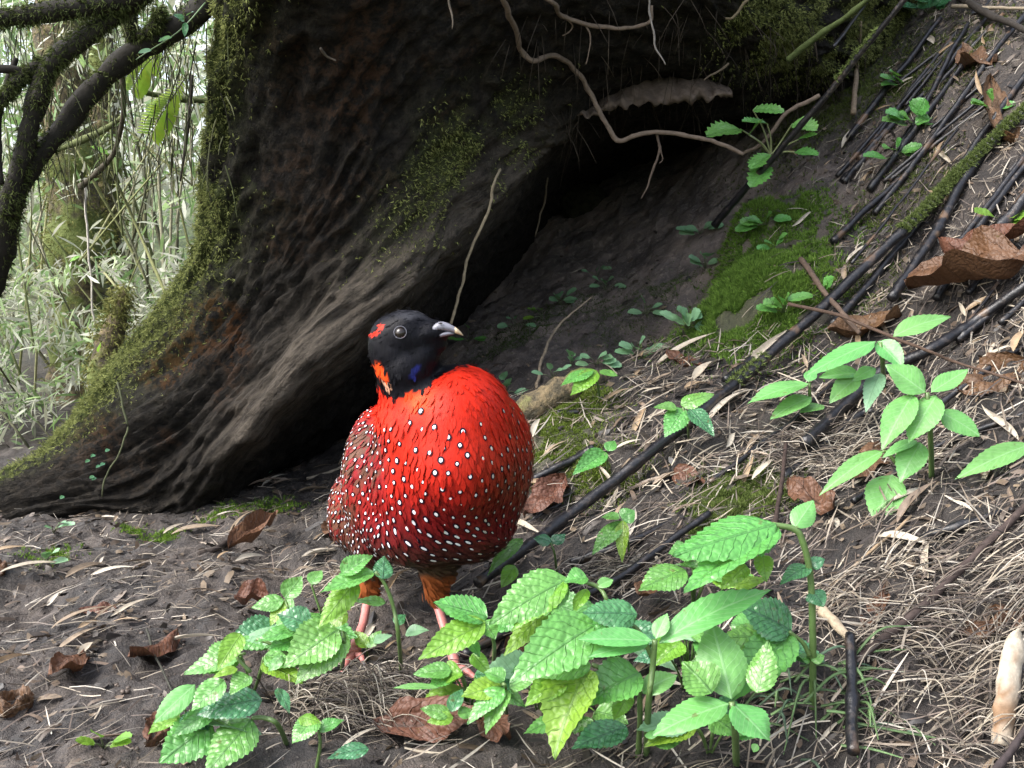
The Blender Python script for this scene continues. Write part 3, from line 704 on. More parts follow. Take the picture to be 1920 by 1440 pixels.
def plant(name, label, root_px, stems, leaves, d=None, cat='plant', grp=None, mat='nettle', serr=.048, col=(.10, .17, .05), quilt=.016):
    """stems: list of (width px, [(px,py),...]); leaves: (bx,by,tx,ty,w[,mat[,roll]])"""
    g = ground(*root_px); d0 = g.y if d is None else d
    t = thing(name, label, cat, tuple(g), grp)
    for w, pts in stems:
        path = [P(x, y, d0) for x, y in pts]
        if math.dist(pts[0], root_px) < 3: path[0] = g+Vector((0, 0, -.01))
        stem(path, [w*d0/FPX/2, w*d0/FPX/2*.8], t, col)
    for lf in leaves:
        bx, by, tx, ty, w = lf[:5]; m_ = lf[5] if len(lf) > 5 else mat; rl = lf[6] if len(lf) > 6 else random.uniform(-.25, .25)
        db = d0+random.uniform(-.006, .006); dt = d0-(ty-by)*.00042*d0-abs(tx-bx)*.00012*d0
        sm = m_ == 'smooth'
        leaf('leaf', P(bx, by, db), P(tx, ty, dt), w*1.24*d0/FPX, m_, t, serr=0.03 if sm else serr, roll=rl, droop=random.uniform(.04, .34), fold=random.uniform(.08, .5), curl=random.uniform(-.1, .35), quilt=.012 if sm else quilt, shape=(.8, 1.1) if sm else (.6, 1.1), nv=24 if w > 24 else 14, nu=6)
    return t
plant('nettle_plant', 'tall leafy plant with thick bent green stem right of centre foreground', (1524,1330), [(15,[(1524,1330),(1524,1200),(1520,1085),(1505,1015),(1488,992),(1448,984)]),(9,[(1518,1230),(1505,1205),(1480,1184)])],
 [(1455,982,1262,1036,92),(1458,986,1280,1098,78),(1490,990,1526,936,38,'smooth'),(1518,1062,1464,1082,34,'blue'),(1518,1060,1546,1046,24,'blue'),(1522,1108,1546,1135,38,'blue'),(1520,1238,1500,1226,20),(1522,1240,1546,1228,20),
  (1484,1184,1390,1130,78,'blue'),(1482,1186,1372,1308,74),(1474,1196,1356,1190,62),(1430,1040,1436,1086,30,'lime'),(1372,1100,1440,1078,26,'lime'),(1400,1060,1352,1100,40,'lime')], d=1.02)
plant('broadleaf_seedling', 'star of smooth pale green leaves on a hairy stem at bottom right of centre', (1382,1428), [(16,[(1382,1428),(1378,1370),(1372,1316)])],
 [(1372,1312,1336,1158,84,'smooth',.15),(1366,1320,1224,1362,64,'smooth'),(1374,1320,1446,1384,78,'smooth'),(1335,1300,1282,1236,70,'nettle'),(1420,1300,1440,1200,50,'nettle'),(1420,1395,1412,1410,14,'smooth')], d=.93)
plant('broadleaf_seedling', 'smooth leaved seedling with one long leaf pointing up right, beside the nettle clump', (1212,1410), [(14,[(1212,1410),(1216,1320),(1224,1250),(1228,1200)])],
 [(1236,1206,1440,1080,58,'smooth',.1),(1230,1198,1250,1148,28,'smooth'),(1222,1202,1084,1192,40,'smooth'),(1218,1206,1105,1222,30,'smooth'),(1205,1300,1266,1256,46,'smooth'),(1208,1380,1240,1368,20,'smooth')], d=.96)
plant('nettle_plant', 'clump of big crinkled bright green leaves in the centre foreground', (1196,1415), [(12,[(1196,1415),(1200,1330),(1188,1280),(1110,1246)]),(10,[(1226,1240),(1195,1180),(1150,1155)])],
 [(1122,1166,962,1264,92),(1108,1246,1002,1262,42),(1100,1256,1028,1400,92,'lime'),(1200,1262,1094,1308,74,'nettle'),(1195,1152,1094,1144,58,'blue'),(1150,1160,1080,1205,46),(1060,1270,985,1316,50,'lime'),(1175,1362,1072,1400,58,'blue'),(1218,1388,1286,1376,48),(1180,1300,1150,1350,34,'lime')], d=.98)
plant('nettle_plant', 'crinkled leaf plant right beside the bird, leaning over the thin black cane', (1130,1190), [(9,[(1130,1190),(1140,1140),(1120,1100),(1065,1086)])],
 [(1064,1085,920,1158,78),(1062,1090,955,1172,48,'lime'),(1030,1140,944,1216,40,'lime'),(1102,1084,1058,1090,42),(1100,1104,1074,1146,26,'lime'),(1120,1100,1150,1085,20,'smooth')], d=1.08)
plant('nettle_plant', 'small bright leafed plant just in front of the bird\'s right leg', (924,1246), [(9,[(924,1246),(926,1205),(906,1163)])],
 [(914,1158,814,1124,64),(910,1166,784,1230,52,'lime'),(906,1164,930,1196,34),(885,1226,918,1262,26,'lime'),(880,1200,900,1230,20)], d=1.06)
plant('nettle_plant', 'low pale yellow green leaf cluster at bottom centre beside brown leaf', (950,1330), [(8,[(950,1330),(948,1290),(940,1282)])],
 [(940,1286,866,1300,46,'lime'),(946,1290,872,1346,40),(952,1294,904,1366,40),(946,1276,908,1256,34),(955,1290,1010,1262,36)], d=.98)
plant('nettle_plant', 'slender plant with dark upright stem in front of the bird\'s far leg', (754,1268), [(9,[(754,1268),(748,1200),(738,1140),(722,1096),(704,1072)])],
 [(702,1073,600,1108,42),(640,1078,698,1038,34),(717,1086,721,1040,32,'blue'),(670,1088,598,1168,42,'lime'),(724,1130,664,1120,22),(652,1150,610,1168,34,'lime')], d=1.12)
plant('nettle_plant', 'three leaved sprig left of the bird near shiny brown leaf', (545,1190), [(5,[(545,1190),(542,1150),(534,1124)]),(5,[(602,1150),(590,1115),(584,1096)])],
 [(532,1125,470,1136,30),(534,1122,566,1078,34),(536,1126,504,1168,26,'lime'),(584,1096,602,1066,26)], d=1.2)
plant('nettle_plant', 'pair of large ribbed leaves left of the bird above the dry grass mound', (640,1250), [(10,[(640,1250),(645,1215),(642,1184)]),(8,[(560,1250),(525,1215),(480,1198)])],
 [(634,1180,532,1244,76),(650,1186,553,1270,62),(580,1172,522,1146,46,'blue'),(562,1182,478,1196,36),(562,1196,502,1218,36),(530,1230,500,1256,26)], d=1.1)
plant('nettle_plant', 'cluster of large serrated leaves at the bottom left', (540,1385), [(11,[(540,1385),(520,1358),(495,1346),(472,1346)]),(8,[(470,1260),(445,1232),(460,1225)])],
 [(492,1312,368,1328,58,'blue'),(398,1356,298,1424,78),(472,1348,384,1448,72),(420,1274,358,1332,46),(366,1284,288,1352,40,'smooth'),(404,1328,322,1374,36),(452,1188,408,1252,36,'lime'),(446,1254,398,1266,20,'lime'),(470,1268,430,1300,40)], d=1.0)
plant('nettle_plant', 'small leafed sprig at the bottom edge below the dry grass mound', (590,1440), [(8,[(590,1440),(600,1400),(598,1372)])],
 [(594,1346,546,1386,46),(598,1372,642,1344,26),(692,1404,614,1412,34,'blue'),(560,1346,600,1350,24,'lime'),(520,1290,545,1330,22,'blue')], d=.97)
plant('nettle_plant', 'tiny green sprig under the bird between its legs', (690,1235), [(5,[(690,1235),(688,1215)])],
 [(688,1215,664,1180,22,'lime'),(690,1215,714,1180,24),(700,1205,735,1190,18,'dim'),(760,1190,800,1175,26,'dim'),(740,1170,760,1150,20,'blue')], d=1.25)
plant('nettle_plant', 'low leafy sprig at the bird\'s front foot', (840,1345), [(6,[(840,1345),(842,1330)])],
 [(845,1340,788,1326,26),(846,1335,866,1288,26,'blue'),(850,1345,800,1352,24,'lime'),(822,1290,738,1282,16,'smooth'),(858,1340,890,1330,24)], d=1.02)
plant('nettle_plant', 'soft pale leaved plant on the right slope pointing to the big brown leaf', (1658,720), [(10,[(1658,720),(1655,680),(1650,642)])],
 [(1642,640,1512,692,42,'smooth'),(1646,640,1694,688,36,'smooth'),(1674,632,1784,576,36,'smooth'),(1612,700,1538,703,26,'smooth'),(1610,705,1558,746,34,'smooth'),(1642,690,1600,706,24,'smooth'),(1650,700,1622,760,30,'dim')], d=1.62)
plant('nettle_plant', 'low soft leaved plant on the right slope, left of the bigger pale one', (1520,770), [(7,[(1520,770),(1518,740),(1518,716)])],
 [(1516,720,1404,738,38,'smooth'),(1522,745,1446,772,34,'smooth'),(1516,716,1524,688,20,'smooth'),(1545,760,1500,770,26,'smooth')], d=1.72)
plant('nettle_plant', 'bright leafy plant over the black cane at the right, with ribbed upper leaf', (1748,890), [(11,[(1748,890),(1744,800),(1738,736)]),(8,[(1690,880),(1665,850),(1655,846)])],
 [(1736,736,1662,682,56,'smooth'),(1746,736,1816,690,32,'smooth'),(1756,742,1704,818,52,'smooth'),(1712,740,1654,828,46,'smooth'),(1762,772,1840,812,46,'smooth'),(1720,826,1656,846,22,'smooth'),(1656,846,1544,902,30,'smooth'),(1726,830,1688,892,46,'smooth'),(1672,890,1644,978,60,'smooth')], d=1.4)
plant('nettle_plant', 'long pale leaf poking in at the right edge of the slope', (1950,900), [(7,[(1950,900),(1945,860),(1930,836)])], [(1932,834,1806,877,36,'smooth'),(1935,840,1990,870,36,'smooth')], d=1.38)
plant('nettle_plant', 'small bright sprig on the bank just right of the bird\'s shoulder', (1125,745), [(5,[(1125,745),(1120,715),(1114,694)])], [(1112,692,1050,714,30),(1120,696,1070,738,30,'lime'),(1124,696,1160,704,20)], d=1.9)
plant('nettle_plant', 'sprig with veined leaves tucked behind the long black cane', (1292,815), [(5,[(1292,815),(1288,790),(1280,764)])], [(1276,760,1338,734,32),(1270,766,1226,762,20),(1282,766,1248,812,38),(1292,766,1340,816,32,'blue')], d=1.66)
plant('nettle_plant', 'single bright leaf sprig on moss between bird and long cane', (1140,880), [(4,[(1140,880),(1138,862),(1134,850)])], [(1136,848,1076,884,32),(1140,846,1152,822,20)], d=1.68)
plant('nettle_plant', 'drooping bright leafed sprig between the two black canes', (1180,1040), [(5,[(1180,1040),(1176,1000),(1166,974)])], [(1166,974,1190,956,30,'nettle'),(1164,976,1110,1038,32),(1168,976,1164,1048,22,'lime'),(1162,972,1128,964,24)], d=1.4)
plant('nettle_plant', 'dim sprig of leaves under the long cane beside the bird', (1045,1075), [(5,[(1045,1075),(1040,1040),(1032,1016)])], [(1034,1016,1000,1006,26,'blue'),(1036,1020,1060,1000,24,'blue'),(980,1010,910,1062,30,'nettle'),(965,1060,940,1100,26,'lime')], d=1.42)
FILL = [(350,1400,'low filler of serrated leaves beneath the bottom left cluster'),(470,1300,'mixed serrated leaves between the bottom left cluster and the grass mound'),(560,1235,'small serrated leaves under the pair of large ribbed leaves'),
 (1010,1330,'serrated leaves below the big crinkled clump, left side'),(1090,1400,'serrated leaves at the bottom edge under the yellowish leaf'),(1150,1250,'serrated leaves filling the heart of the crinkled clump'),(1285,1290,'serrated leaves between the two smooth seedlings'),
 (1330,1405,'serrated leaves at the bottom edge beside the star seedling'),(1420,1260,'serrated leaves behind the star seedling'),(1010,1200,'serrated leaves under the plant beside the bird'),(1300,1130,'serrated leaves under the tall plant\'s big leaves'),(880,1330,'small serrated leaves right of the bird\'s front foot')]
fr = random.Random(21)
for fx, fy, lab in FILL:
    lv = []; st = []
    for k in range(fr.randint(6, 8)):
        a = fr.uniform(-.3, math.pi+.3); bx = fx+math.cos(a)*fr.uniform(5, 42); by = fy-52-math.sin(a)*fr.uniform(5, 50); L = fr.uniform(66, 120)
        tx = bx+math.cos(a)*L; ty = by-math.sin(a)*L*.25+L*fr.uniform(.05, .55)
        lv.append((bx, by, tx, ty, L*fr.uniform(.42, .6), fr.choice(['nettle', 'nettle', 'nettle', 'lime', 'blue', 'dim']))); st.append((5, [(fx, fy), ((fx+bx)/2+3, (fy+by)/2), (bx, by)]))
    plant('nettle_plant', lab, (fx, fy), st, lv, d=ground(fx, fy).y-.03)
# the toothed rosette on the crest of the bank
tr = thing('rosette_plant', 'rosette of toothed leaves on long stalks at the crest of the bank before the hollow', 'plant', tuple(ground(1446, 300)))
for (bx, by, tx, ty, w) in ((1388,242,1326,250,44),(1412,206,1470,206,26),(1438,232,1394,224,26),(1405,254,1428,222,20),(1486,232,1532,240,38),(1496,262,1530,250,20),(1490,285,1534,288,26),(1444,290,1408,314,34),(1440,310,1408,348,34)):
    leaf('leaf', P(bx, by, 2.3), P(tx, ty, 2.26), w*1.15*2.3/FPX, 'nettle', tr, serr=.16, nv=14, shape=(.5, .6), droop=.1)
    stem([P(1446, 292, 2.34), P((1446+bx)/2+3, (292+by)/2-4, 2.32), P(bx, by, 2.3)], [.0022, .0016], tr, (.22, .25, .12), 'stalk')

def sprig(px, py, n, size, mat, label, name='seedling', d=None, cat='plant', spread=34, lift=.008):
    g = ground(px, py); dd = g.y-.01 if d is None else d
    t = thing(name, label, cat, tuple(g))
    size *= 1.3; n += 1
    for k in range(n):
        a = random.uniform(.1, math.pi-.1) if n > 2 else (.5+1.9*k+random.uniform(-.3, .3)); rr = spread*random.uniform(.35, 1.0)
        bx, by = px+math.cos(a)*rr*.6, py-math.sin(a)*rr*.8; tx, ty = bx+math.cos(a)*size+random.uniform(-5, 5), by-math.sin(a)*size*.5+size*.35*random.uniform(-.4, 1)
        leaf('leaf', P(bx, by, dd-.02), P(tx, ty, dd-.035), size*random.uniform(.55, .8)*dd/FPX, mat, t, serr=.07, nv=10, nu=4, shape=(.5, .55), quilt=.02)
        stem([g, P((px+bx)/2, (py+by)/2-3, dd-.012), P(bx, by, dd-.02)], [.0011, .0008], t, (.14, .17, .09), 'stalk')
    return t
for a in [(1312,440,4,24,'dim','small grey green seedling high on the soil slope beside the bank edge'),(1322,505,4,26,'dim','leafy seedling on the bank edge below the highest slope seedling'),
 (1288,620,7,36,'dim','largest grey green leaf cluster at the foot of the bank edge'),(1196,668,6,28,'dim','round leaved seedling cluster left of the largest grey green cluster'),
 (1135,545,5,18,'dim','tiny pale seedling in the middle of the shaded soil slope'),(1120,520,3,14,'dim','tiniest seedling at the top of the shaded soil slope'),(1050,572,5,20,'dim','small seedling on the shaded slope above the bird\'s bill level'),
 (1212,590,3,20,'dim','two or three leaf seedling between slope and bank edge clusters'),(966,612,3,15,'dim','tiny seedling on the soil ledge right of the bill'),(878,640,4,13,'nettle','tiny green sprig on the ledge just past the bill tip'),
 (1070,690,4,20,'dim','seedling at the foot of the slope above the mossy root'),(1118,685,5,22,'dim','grey green seedling beside the bright sprig on the bank'),(1036,712,3,18,'dim','small seedling left of the bent twig foot'),
 (950,738,3,24,'dim','two leaved seedling just behind the bird\'s shoulder'),(1018,598,3,15,'lime','yellow green seedling on the middle of the soil ledge'),
 (470,905,5,22,'dim','small yellowing seedling at the base of the dark root left of the bird'),(88,1060,3,24,'dim','dull seedling on the far left floor'),
 (195,1405,3,30,'lime','pale seedling at the bottom left edge'),(1435,425,4,30,'nettle','toothed seedling on the bright moss of the bank'),(1452,470,3,22,'nettle','lower small seedling on the bright moss of the bank'),
 (1712,240,6,40,'nettle','leafy clump among the sticks at the upper right'),(1690,165,4,26,'nettle','bright sprig near the pale dead leaf at the upper right'),(1742,28,6,36,'blue','dark leaf cluster at the top right edge'),
 (1680,300,5,34,'nettle','leafy sprig by the thin upper canes'),(1470,590,4,34,'nettle','bright sprig beside the mossy cane on the bank'),(1540,560,3,34,'nettle','two bright leaves against the long cane at mid slope'),
 (1880,420,3,34,'lime','yellow green sprig at right edge above the thick cane'),(1860,215,4,30,'nettle','small leafed sprig at the right edge near the top'),(100,1000,3,16,'dim','tiny seedling near the root tip on the left')]:
    sprig(*a)

# ------------------------------------------------------------------ canes, sticks and logs
def cane(pts, w, label, name='cane', mat='cane', lift=.012, col=None, cat='cane', rough=.13, taper=.72, nodes=True, parent=None, dover=None):
    path = []
    for x, y in pts:
        g = ground(x, y); c = Vector((0, 0, CAMZ)); path.append(list(g+(c-g).normalized()*lift))
    path = np.array(path)
    # keep canes straight-ish: blend depths to a smooth line
    s = np.linspace(0, 1, len(path)); dl = np.polyfit(s, path[:, 1], 1 if len(path) < 4 else 2); dfit = np.minimum(np.polyval(dl, s), path[:, 1]+.0)
    if dover: dfit = np.linspace(dover[0], dover[1], len(pts))
    dfit = [before_tree(x, y, d, .03) for (x, y), d in zip(pts, dfit)]
    path = np.array([list(P(x, y, d)) for (x, y), d in zip(pts, dfit)])
    pp = cr(path, 14); dm = pp[:, 1]
    pp = pp+.0035*np.stack([fbm(pp*9+k*7, 2) for k in range(3)], -1)*np.sin(np.linspace(0, math.pi, len(pp)))[:, None]
    r = w*dm/FPX/2*np.linspace(1, taper, len(pp))
    if nodes:
        L = np.concatenate([[0], np.cumsum(np.linalg.norm(np.diff(pp, axis=0), axis=1))]); ph = random.random()
        r = r*(1+.22*np.exp(-((((L/.17+ph) % 1)-.5)/.03)**2))
    o = tube(name, pp, r, M[mat], parent, 10, rough, 45, col)
    if parent is None: tag(o, label, cat)
    return o, pp, r
C1, c1p, c1r = cane([(896,1092),(1060,972),(1240,832),(1400,702),(1556,562),(1716,413),(1815,310),(1935,195)], 24, 'longest black cane running from the bird\'s belly up the slope to the right edge', lift=.055)
cane([(1360,712),(1400,680),(1430,655)], 15, 'short black cane piece behind the longest cane', lift=.012)
cane([(1672,560),(1751,440),(1800,350),(1880,230)], 20, 'black cane leaning beside the mossy end of the longest cane', lift=.04)
cane([(1800,520),(1850,455),(1930,362)], 30, 'thickest black cane crossing the right edge above the big brown leaf', lift=.05)
cane([(1510,832),(1580,765),(1647,702),(1748,655),(1830,600),(1930,530)], 25, 'black cane passing under the pale leaved plants to the right edge', lift=.05)
cane([(1470,895),(1540,838),(1612,782),(1640,770)], 22, 'rough knobbly black stick below the pale leaved plants', lift=.012, rough=.3)
cane([(870,1228),(960,1180),(1060,1135),(1155,1086),(1240,1025),(1330,962)], 19, 'thin black cane running behind the foreground leaves', lift=.04)
cane([(1072,1058),(1140,1030),(1215,1000),(1300,955)], 19, 'broken black cane between the two long canes', rough=.18)
C8, c8p, c8r = cane([(1340,422),(1405,345),(1483,257),(1590,130),(1705,-12)], 14, 'thin black cane crossing the crest before the hollow', lift=.05, dover=(2.42, 2.0))
cane([(1583,342),(1640,262),(1700,180),(1765,95),(1835,10)], 11, 'slim dark cane parallel to the crest cane at the upper right', lift=.03)
cane([(1680,282),(1730,205),(1783,100),(1815,45)], 11, 'slim dark cane nearest the leafy clump at the upper right', lift=.04)
cane([(1598,1248),(1680,1180),(1750,1118),(1840,1030),(1935,938)], 20, 'brown woody stick rising to the right edge at lower right', mat='wood', col=(.06,.045,.04), cat='stick', name='stick', lift=.03)
cane([(1600,1410),(1597,1320),(1594,1190)], 27, 'upright black cane stub at the lower right', lift=.03)
cane([(1700,1022),(1760,998),(1830,975),(1900,955)], 19, 'rough blackened stick on the right slope above the brown stick', rough=.3)
cane([(1453,985),(1463,920),(1474,832)], 10, 'thin upright dead stick above the tall leafy plant', mat='wood', col=(.05,.035,.03), cat='stick', name='stick', lift=.05)
cane([(1862,1452),(1895,1405),(1935,1352)], 17, 'dark stick in the bottom right corner', mat='wood', col=(.05,.04,.04), cat='stick', name='stick', lift=.03)
cane([(1478,570),(1560,588),(1640,618),(1720,650),(1790,678),(1930,722)], 7, 'long thin brown twig crossing the right slope', mat='wood', col=(.09,.06,.045), cat='twig', name='twig', lift=.10)
cane([(1502,486),(1545,545),(1580,590),(1612,625)], 11, 'dead brown twig leaning down across the longest cane', mat='wood', col=(.12,.085,.065), cat='twig', name='twig', lift=.06)
cane([(990,905),(1040,878),(1082,858),(1112,838)], 17, 'black cane end showing behind the bird\'s side', lift=.01)
cane([(985,985),(1020,960),(1052,945)], 13, 'small dark cane piece low behind the bird', lift=.008)
cane([(1045,776),(1085,772)], 15, 'stubby black stick lying on moss behind the bird', lift=.008)
cane([(372,1040),(405,1028),(432,1014)], 14, 'short dark stick beside the curled brown leaf on the left floor', mat='wood', col=(.05,.04,.035), cat='stick', name='stick', lift=.006)
cane([(1478,112),(1530,72),(1585,35),(1640,-12)], 13, 'green mossy twig at the top before the hollow', mat='wood', col=(.055,.075,.025), cat='twig', name='twig', lift=.12, dover=(2.15, 2.0))
cane([(1600,212),(1606,130),(1613,42)], 10, 'upright tan stick against the soil at the top right', mat='wood', col=(.26,.20,.14), cat='stick', name='stick', lift=.05)
cane([(1786,12),(1850,14),(1930,17)], 8, 'pale level stick at the top right corner', mat='wood', col=(.32,.27,.2), cat='stick', name='stick', lift=.08)
cane([(1795,-8),(1850,25),(1930,60)], 15, 'dark branch slanting down in the top right corner', mat='wood', col=(.04,.035,.03), cat='branch', name='branch', lift=.09)
cane([(1700,900),(1650,960),(1560,1010)], 4, 'hair thin dead twig on the right slope litter', mat='wood', col=(.2,.16,.12), cat='twig', name='twig', lift=.05)
cane([(1515,1125),(1580,1080),(1690,985),(1760,905)], 7, 'straight tan straw stalk on the right slope', mat='wood', col=(.34,.25,.16), cat='stalk', name='stalk', lift=.02)
cane([(1535,1140),(1570,1175),(1600,1205)], 22, 'pale split stick leaning on the black cane stub', mat='wood', col=(.38,.31,.22), cat='stick', name='stick', lift=.02)
cane([(575,898),(620,884),(655,868)], 6, 'pale straw stalk at the base of the dark root behind the bird', mat='wood', col=(.38,.32,.24), cat='stalk', name='stalk', lift=.01)
cane([(275,1180),(292,1230),(322,1295)], 5, 'thin dark twig standing on the left floor by the brown leaf', mat='wood', col=(.05,.05,.04), cat='twig', name='twig', lift=.03)
cane([(760,1358),(830,1352),(890,1358)], 11, 'pale grey stick above the brown leaf at the bottom edge', mat='wood', col=(.22,.18,.15), cat='stick', name='stick', lift=.012)
cane([(1560,610),(1640,520),(1740,395),(1830,270),(1930,130)], 16, 'long black cane just above the longest cane at the upper right', lift=.03)
cane([(1640,400),(1720,300),(1800,190),(1870,90),(1930,20)], 13, 'mid thick black cane rising to the top right corner', lift=.035)
cane([(1690,820),(1770,750),(1850,690),(1935,640)], 14, 'black cane end under the dull brown leaf at the right edge', lift=.03)
cane([(1755,560),(1810,470),(1860,390),(1930,300)], 15, 'black cane just below the thick cane at the right edge', lift=.03)
cane([(1330,905),(1420,840),(1500,775),(1560,720)], 11, 'slim dark cane between long cane and knobbly stick', lift=.02)
cane([(1600,940),(1700,870),(1800,820),(1935,770)], 12, 'slim dark cane behind the bright leafy plant', lift=.02)
rng_c = random.Random(5)
for k in range(22):       # further dead canes buried in the litter of the upper right slope
    x0 = rng_c.uniform(1560, 1900); y0 = rng_c.uniform(60, 640)
    if y0 > 560-(x0-1560)*.3 and x0 < 1700: y0 -= 250
    L = rng_c.uniform(80, 230); sl_ = rng_c.uniform(.75, 1.35)
    o, _, _ = cane([(x0, y0), (x0+L*.5, y0-L*.5*sl_), (x0+L, y0-L*sl_)], (rng_c.uniform(6, 9) if k % 2 else rng_c.uniform(11, 15)), ('thin' if k % 2 else 'thicker')+' dead black cane in the upper right litter, '+('near the top edge' if y0-L < 60 else 'near the right edge' if x0+L > 1880 else 'beside the leafy clump' if y0 < 330 else 'above the longest cane'), lift=rng_c.uniform(.01, .04))
    o['group'] = 'dead canes in the upper right litter'
# split pale bamboo at the lower right
g = ground(1878, 1400); pts = cr([list(P(1878,1400,.955)), list(P(1888,1310,.975)), list(P(1902,1210,1.0)), list(P(1910,1178,1.0))], 8)
v, f = tube_data(pts, [.0115, .0125, .0115, .0012], 12, .16, 45); ctr = np.repeat(pts, 12, 0); v = ctr+(v-ctr)*np.array([1, .55, 1]); tt_ = np.repeat(np.linspace(0, 1, len(pts)), 12)
stain = np.clip(np.exp(-((tt_-.22)/.12)**2)*.9+.6*sstep(.1, .5, fbm(v*np.array([160, 160, 25]), 3)), 0, 1)[:, None]
o = mk('split_bamboo', v, f, M['wood'], None, np.array([.46,.41,.33])*(1-stain)+np.array([.26,.15,.08])*stain); tag(o, 'pointed pale split bamboo piece at the lower right corner', 'bamboo')
# mossy root along the foot of the bank behind the bird
mr = tube('mossy_root', cr([list(ground(940,800,-.01)), list(ground(1010,768,.012)), list(ground(1090,728,.012)), list(ground(1160,700,-.01))], 10), [.018,.03,.028,.012], M['trunk'], None, 12, .25, 25); tag(mr, 'mossy low root along the foot of the bank behind the bird', 'root')
# boulder in the hollow
import bmesh
gb = ground(1100, 395); v, f = ico((0,0,0), (.085,.07,.075), 4); v = v*(1+.22*fbm(v*14+2, 3)[:, None])+np.array(gb)+np.array([0,.02,.02]); o = mk('stone', v, f, M['bark'], None, np.tile((.0,.25,.15), (len(v),1)), uvs=np.zeros((len(v),2))); tag(o, 'dim rounded stone lodged in the soil of the hollow', 'stone')

# ------------------------------------------------------------------ litter on the floor and slope
def litter_pts(n, xr=(-1.45, 1.7), yr=(.82, 3.2)):
    x = RNG.uniform(*xr, n); y = RNG.uniform(*yr, n); return x, y
def dens(x, y):
    """how littered a spot is: slope much, bare soil of the left floor little, hollow none"""
    z = H(x, y); px, py = proj(np.stack([x, y, z], -1))
    d = .5+.5*fbm(np.stack([x, y, 0*x], -1)*3.1, 3)
    d = d+.65*sstep(950, 1250, px)*sstep(560, 700, py+0*.2*px)+.7*sstep(1450, 1650, px)
    d = d+.35*sstep(300, 0, px)*sstep(1150, 1300, py)+.3*np.exp(-((px-560)/160)**2-((py-1020)/90)**2)
    hollow = (px < 1400) & (py < 640) | ((px > 640) & (px < 1180) & (py < 740)) | ((py < 900) & (px < 640))
    crest = (px > 1300) & (px < 1560) & (py > 330) & (py < 620)
    d = np.where(hollow, .03, d); d = np.where(crest, d*.25, d); d = np.where((px < 1640) & (py < 240), .05, d)
    return np.clip(d, 0, 1)
def strips(name, n, Lr, wr, cols, lift, tilt, align=0.5, mat='straw', xr=(-1.45, 1.7), yr=(.82, 3.2), bend=.12, dpow=1.0):
    x, y = litter_pts(n*3, xr, yr); k = RNG.random(len(x)) < dens(x, y)**dpow; x, y = x[k][:n], y[k][:n]; n = len(x)
    nr = Hn(x, y, .03); p = np.stack([x, y, H(x, y)+lift*RNG.random(n)], -1)
    ang = np.where(RNG.random(n) < align, R(38)+RNG.normal(size=n)*.35, RNG.uniform(0, math.pi, n))
    t = np.stack([np.cos(ang), np.sin(ang), 0*ang], -1); t = t-(t*nr).sum(1)[:, None]*nr; t /= np.linalg.norm(t, axis=1)[:, None]
    t = t+nr*(RNG.normal(size=n)*tilt)[:, None]; t /= np.linalg.norm(t, axis=1)[:, None]
    s = np.cross(nr, t); s /= np.linalg.norm(s, axis=1)[:, None]; u = np.cross(t, s)
    L = RNG.uniform(*Lr, n)*RNG.uniform(.5, 1, n); w = RNG.uniform(*wr, n)
    rl = RNG.normal(size=n)*.5; s2 = s*np.cos(rl)[:, None]+u*np.sin(rl)[:, None]
    Mx = np.stack([t*L[:, None], s2*w[:, None], u*L[:, None]*RNG.uniform(-1, 1, n)[:, None]], 1)
    base = [(-.5,-.45,0),(-.5,.45,0),(-.15,-.5,bend*.8),(-.15,.5,bend*.8),(.2,-.5,bend*.7),(.2,.5,bend*.7),(.5,-.1,0),(.5,.1,0)]
    fc = [(0,2,3,1),(2,4,5,3),(4,6,7,5)]
    c = np.array(cols)[RNG.integers(0, len(cols), n)]*RNG.uniform(.55, 1.25, (n, 1))
    o = stamp(name, base, fc, Mx, p, c, M[mat], None); return o
STRAW = [(.34,.29,.22),(.17,.135,.10),(.40,.36,.30),(.09,.07,.055),(.26,.22,.17),(.045,.035,.03),(.13,.10,.08)]
o = strips('straw_litter', 17000, (.025, .095), (.0008, .0019), STRAW, .010, .14, .45); tag(o, 'thin tan straw and needle litter strewn over the slope and floor', 'straw', kind='stuff')
o = strips('straw_litter', 4200, (.03, .12), (.0012, .0030), STRAW, .016, .20, .55, xr=(-.1, 1.3), yr=(.82, 2.2)); tag(o, 'longer dead grass stalks matted on the right slope', 'straw', kind='stuff')
DARK = [(.05,.04,.032),(.09,.065,.045),(.14,.10,.07),(.03,.026,.024),(.20,.15,.10)]
o = strips('leaf_crumbs', 8000, (.010, .04), (.003, .010), DARK, .006, .25, .3, mat='tan', bend=.2, dpow=.6); tag(o, 'crumbled dark leaf fragments mixed into the soil', 'leaf litter', kind='stuff')
# crumbs of soil
n = 7000; x, y = litter_pts(n, (-1.4, 1.5), (.82, 2.5)); iv, if_ = ico((0,0,0), (1,1,1), 1); 
rr = RNG.uniform(.0012, .0045, n)*RNG.uniform(.4, 1, n); a_, b_ = frames(Hn(x, y)); nz_ = np.cross(a_, b_)
o = stamp('soil_crumbs', iv, if_, np.stack([a_*rr[:, None], b_*rr[:, None]*.8, nz_*rr[:, None]*.7], 1), np.stack([x, y, H(x, y)+rr*.3], -1), np.array([.07,.052,.04])*RNG.uniform(.5, 1.8, (n, 1)), M['straw']); tag(o, 'small dark crumbs of soil scattered on the floor', 'soil', kind='stuff')

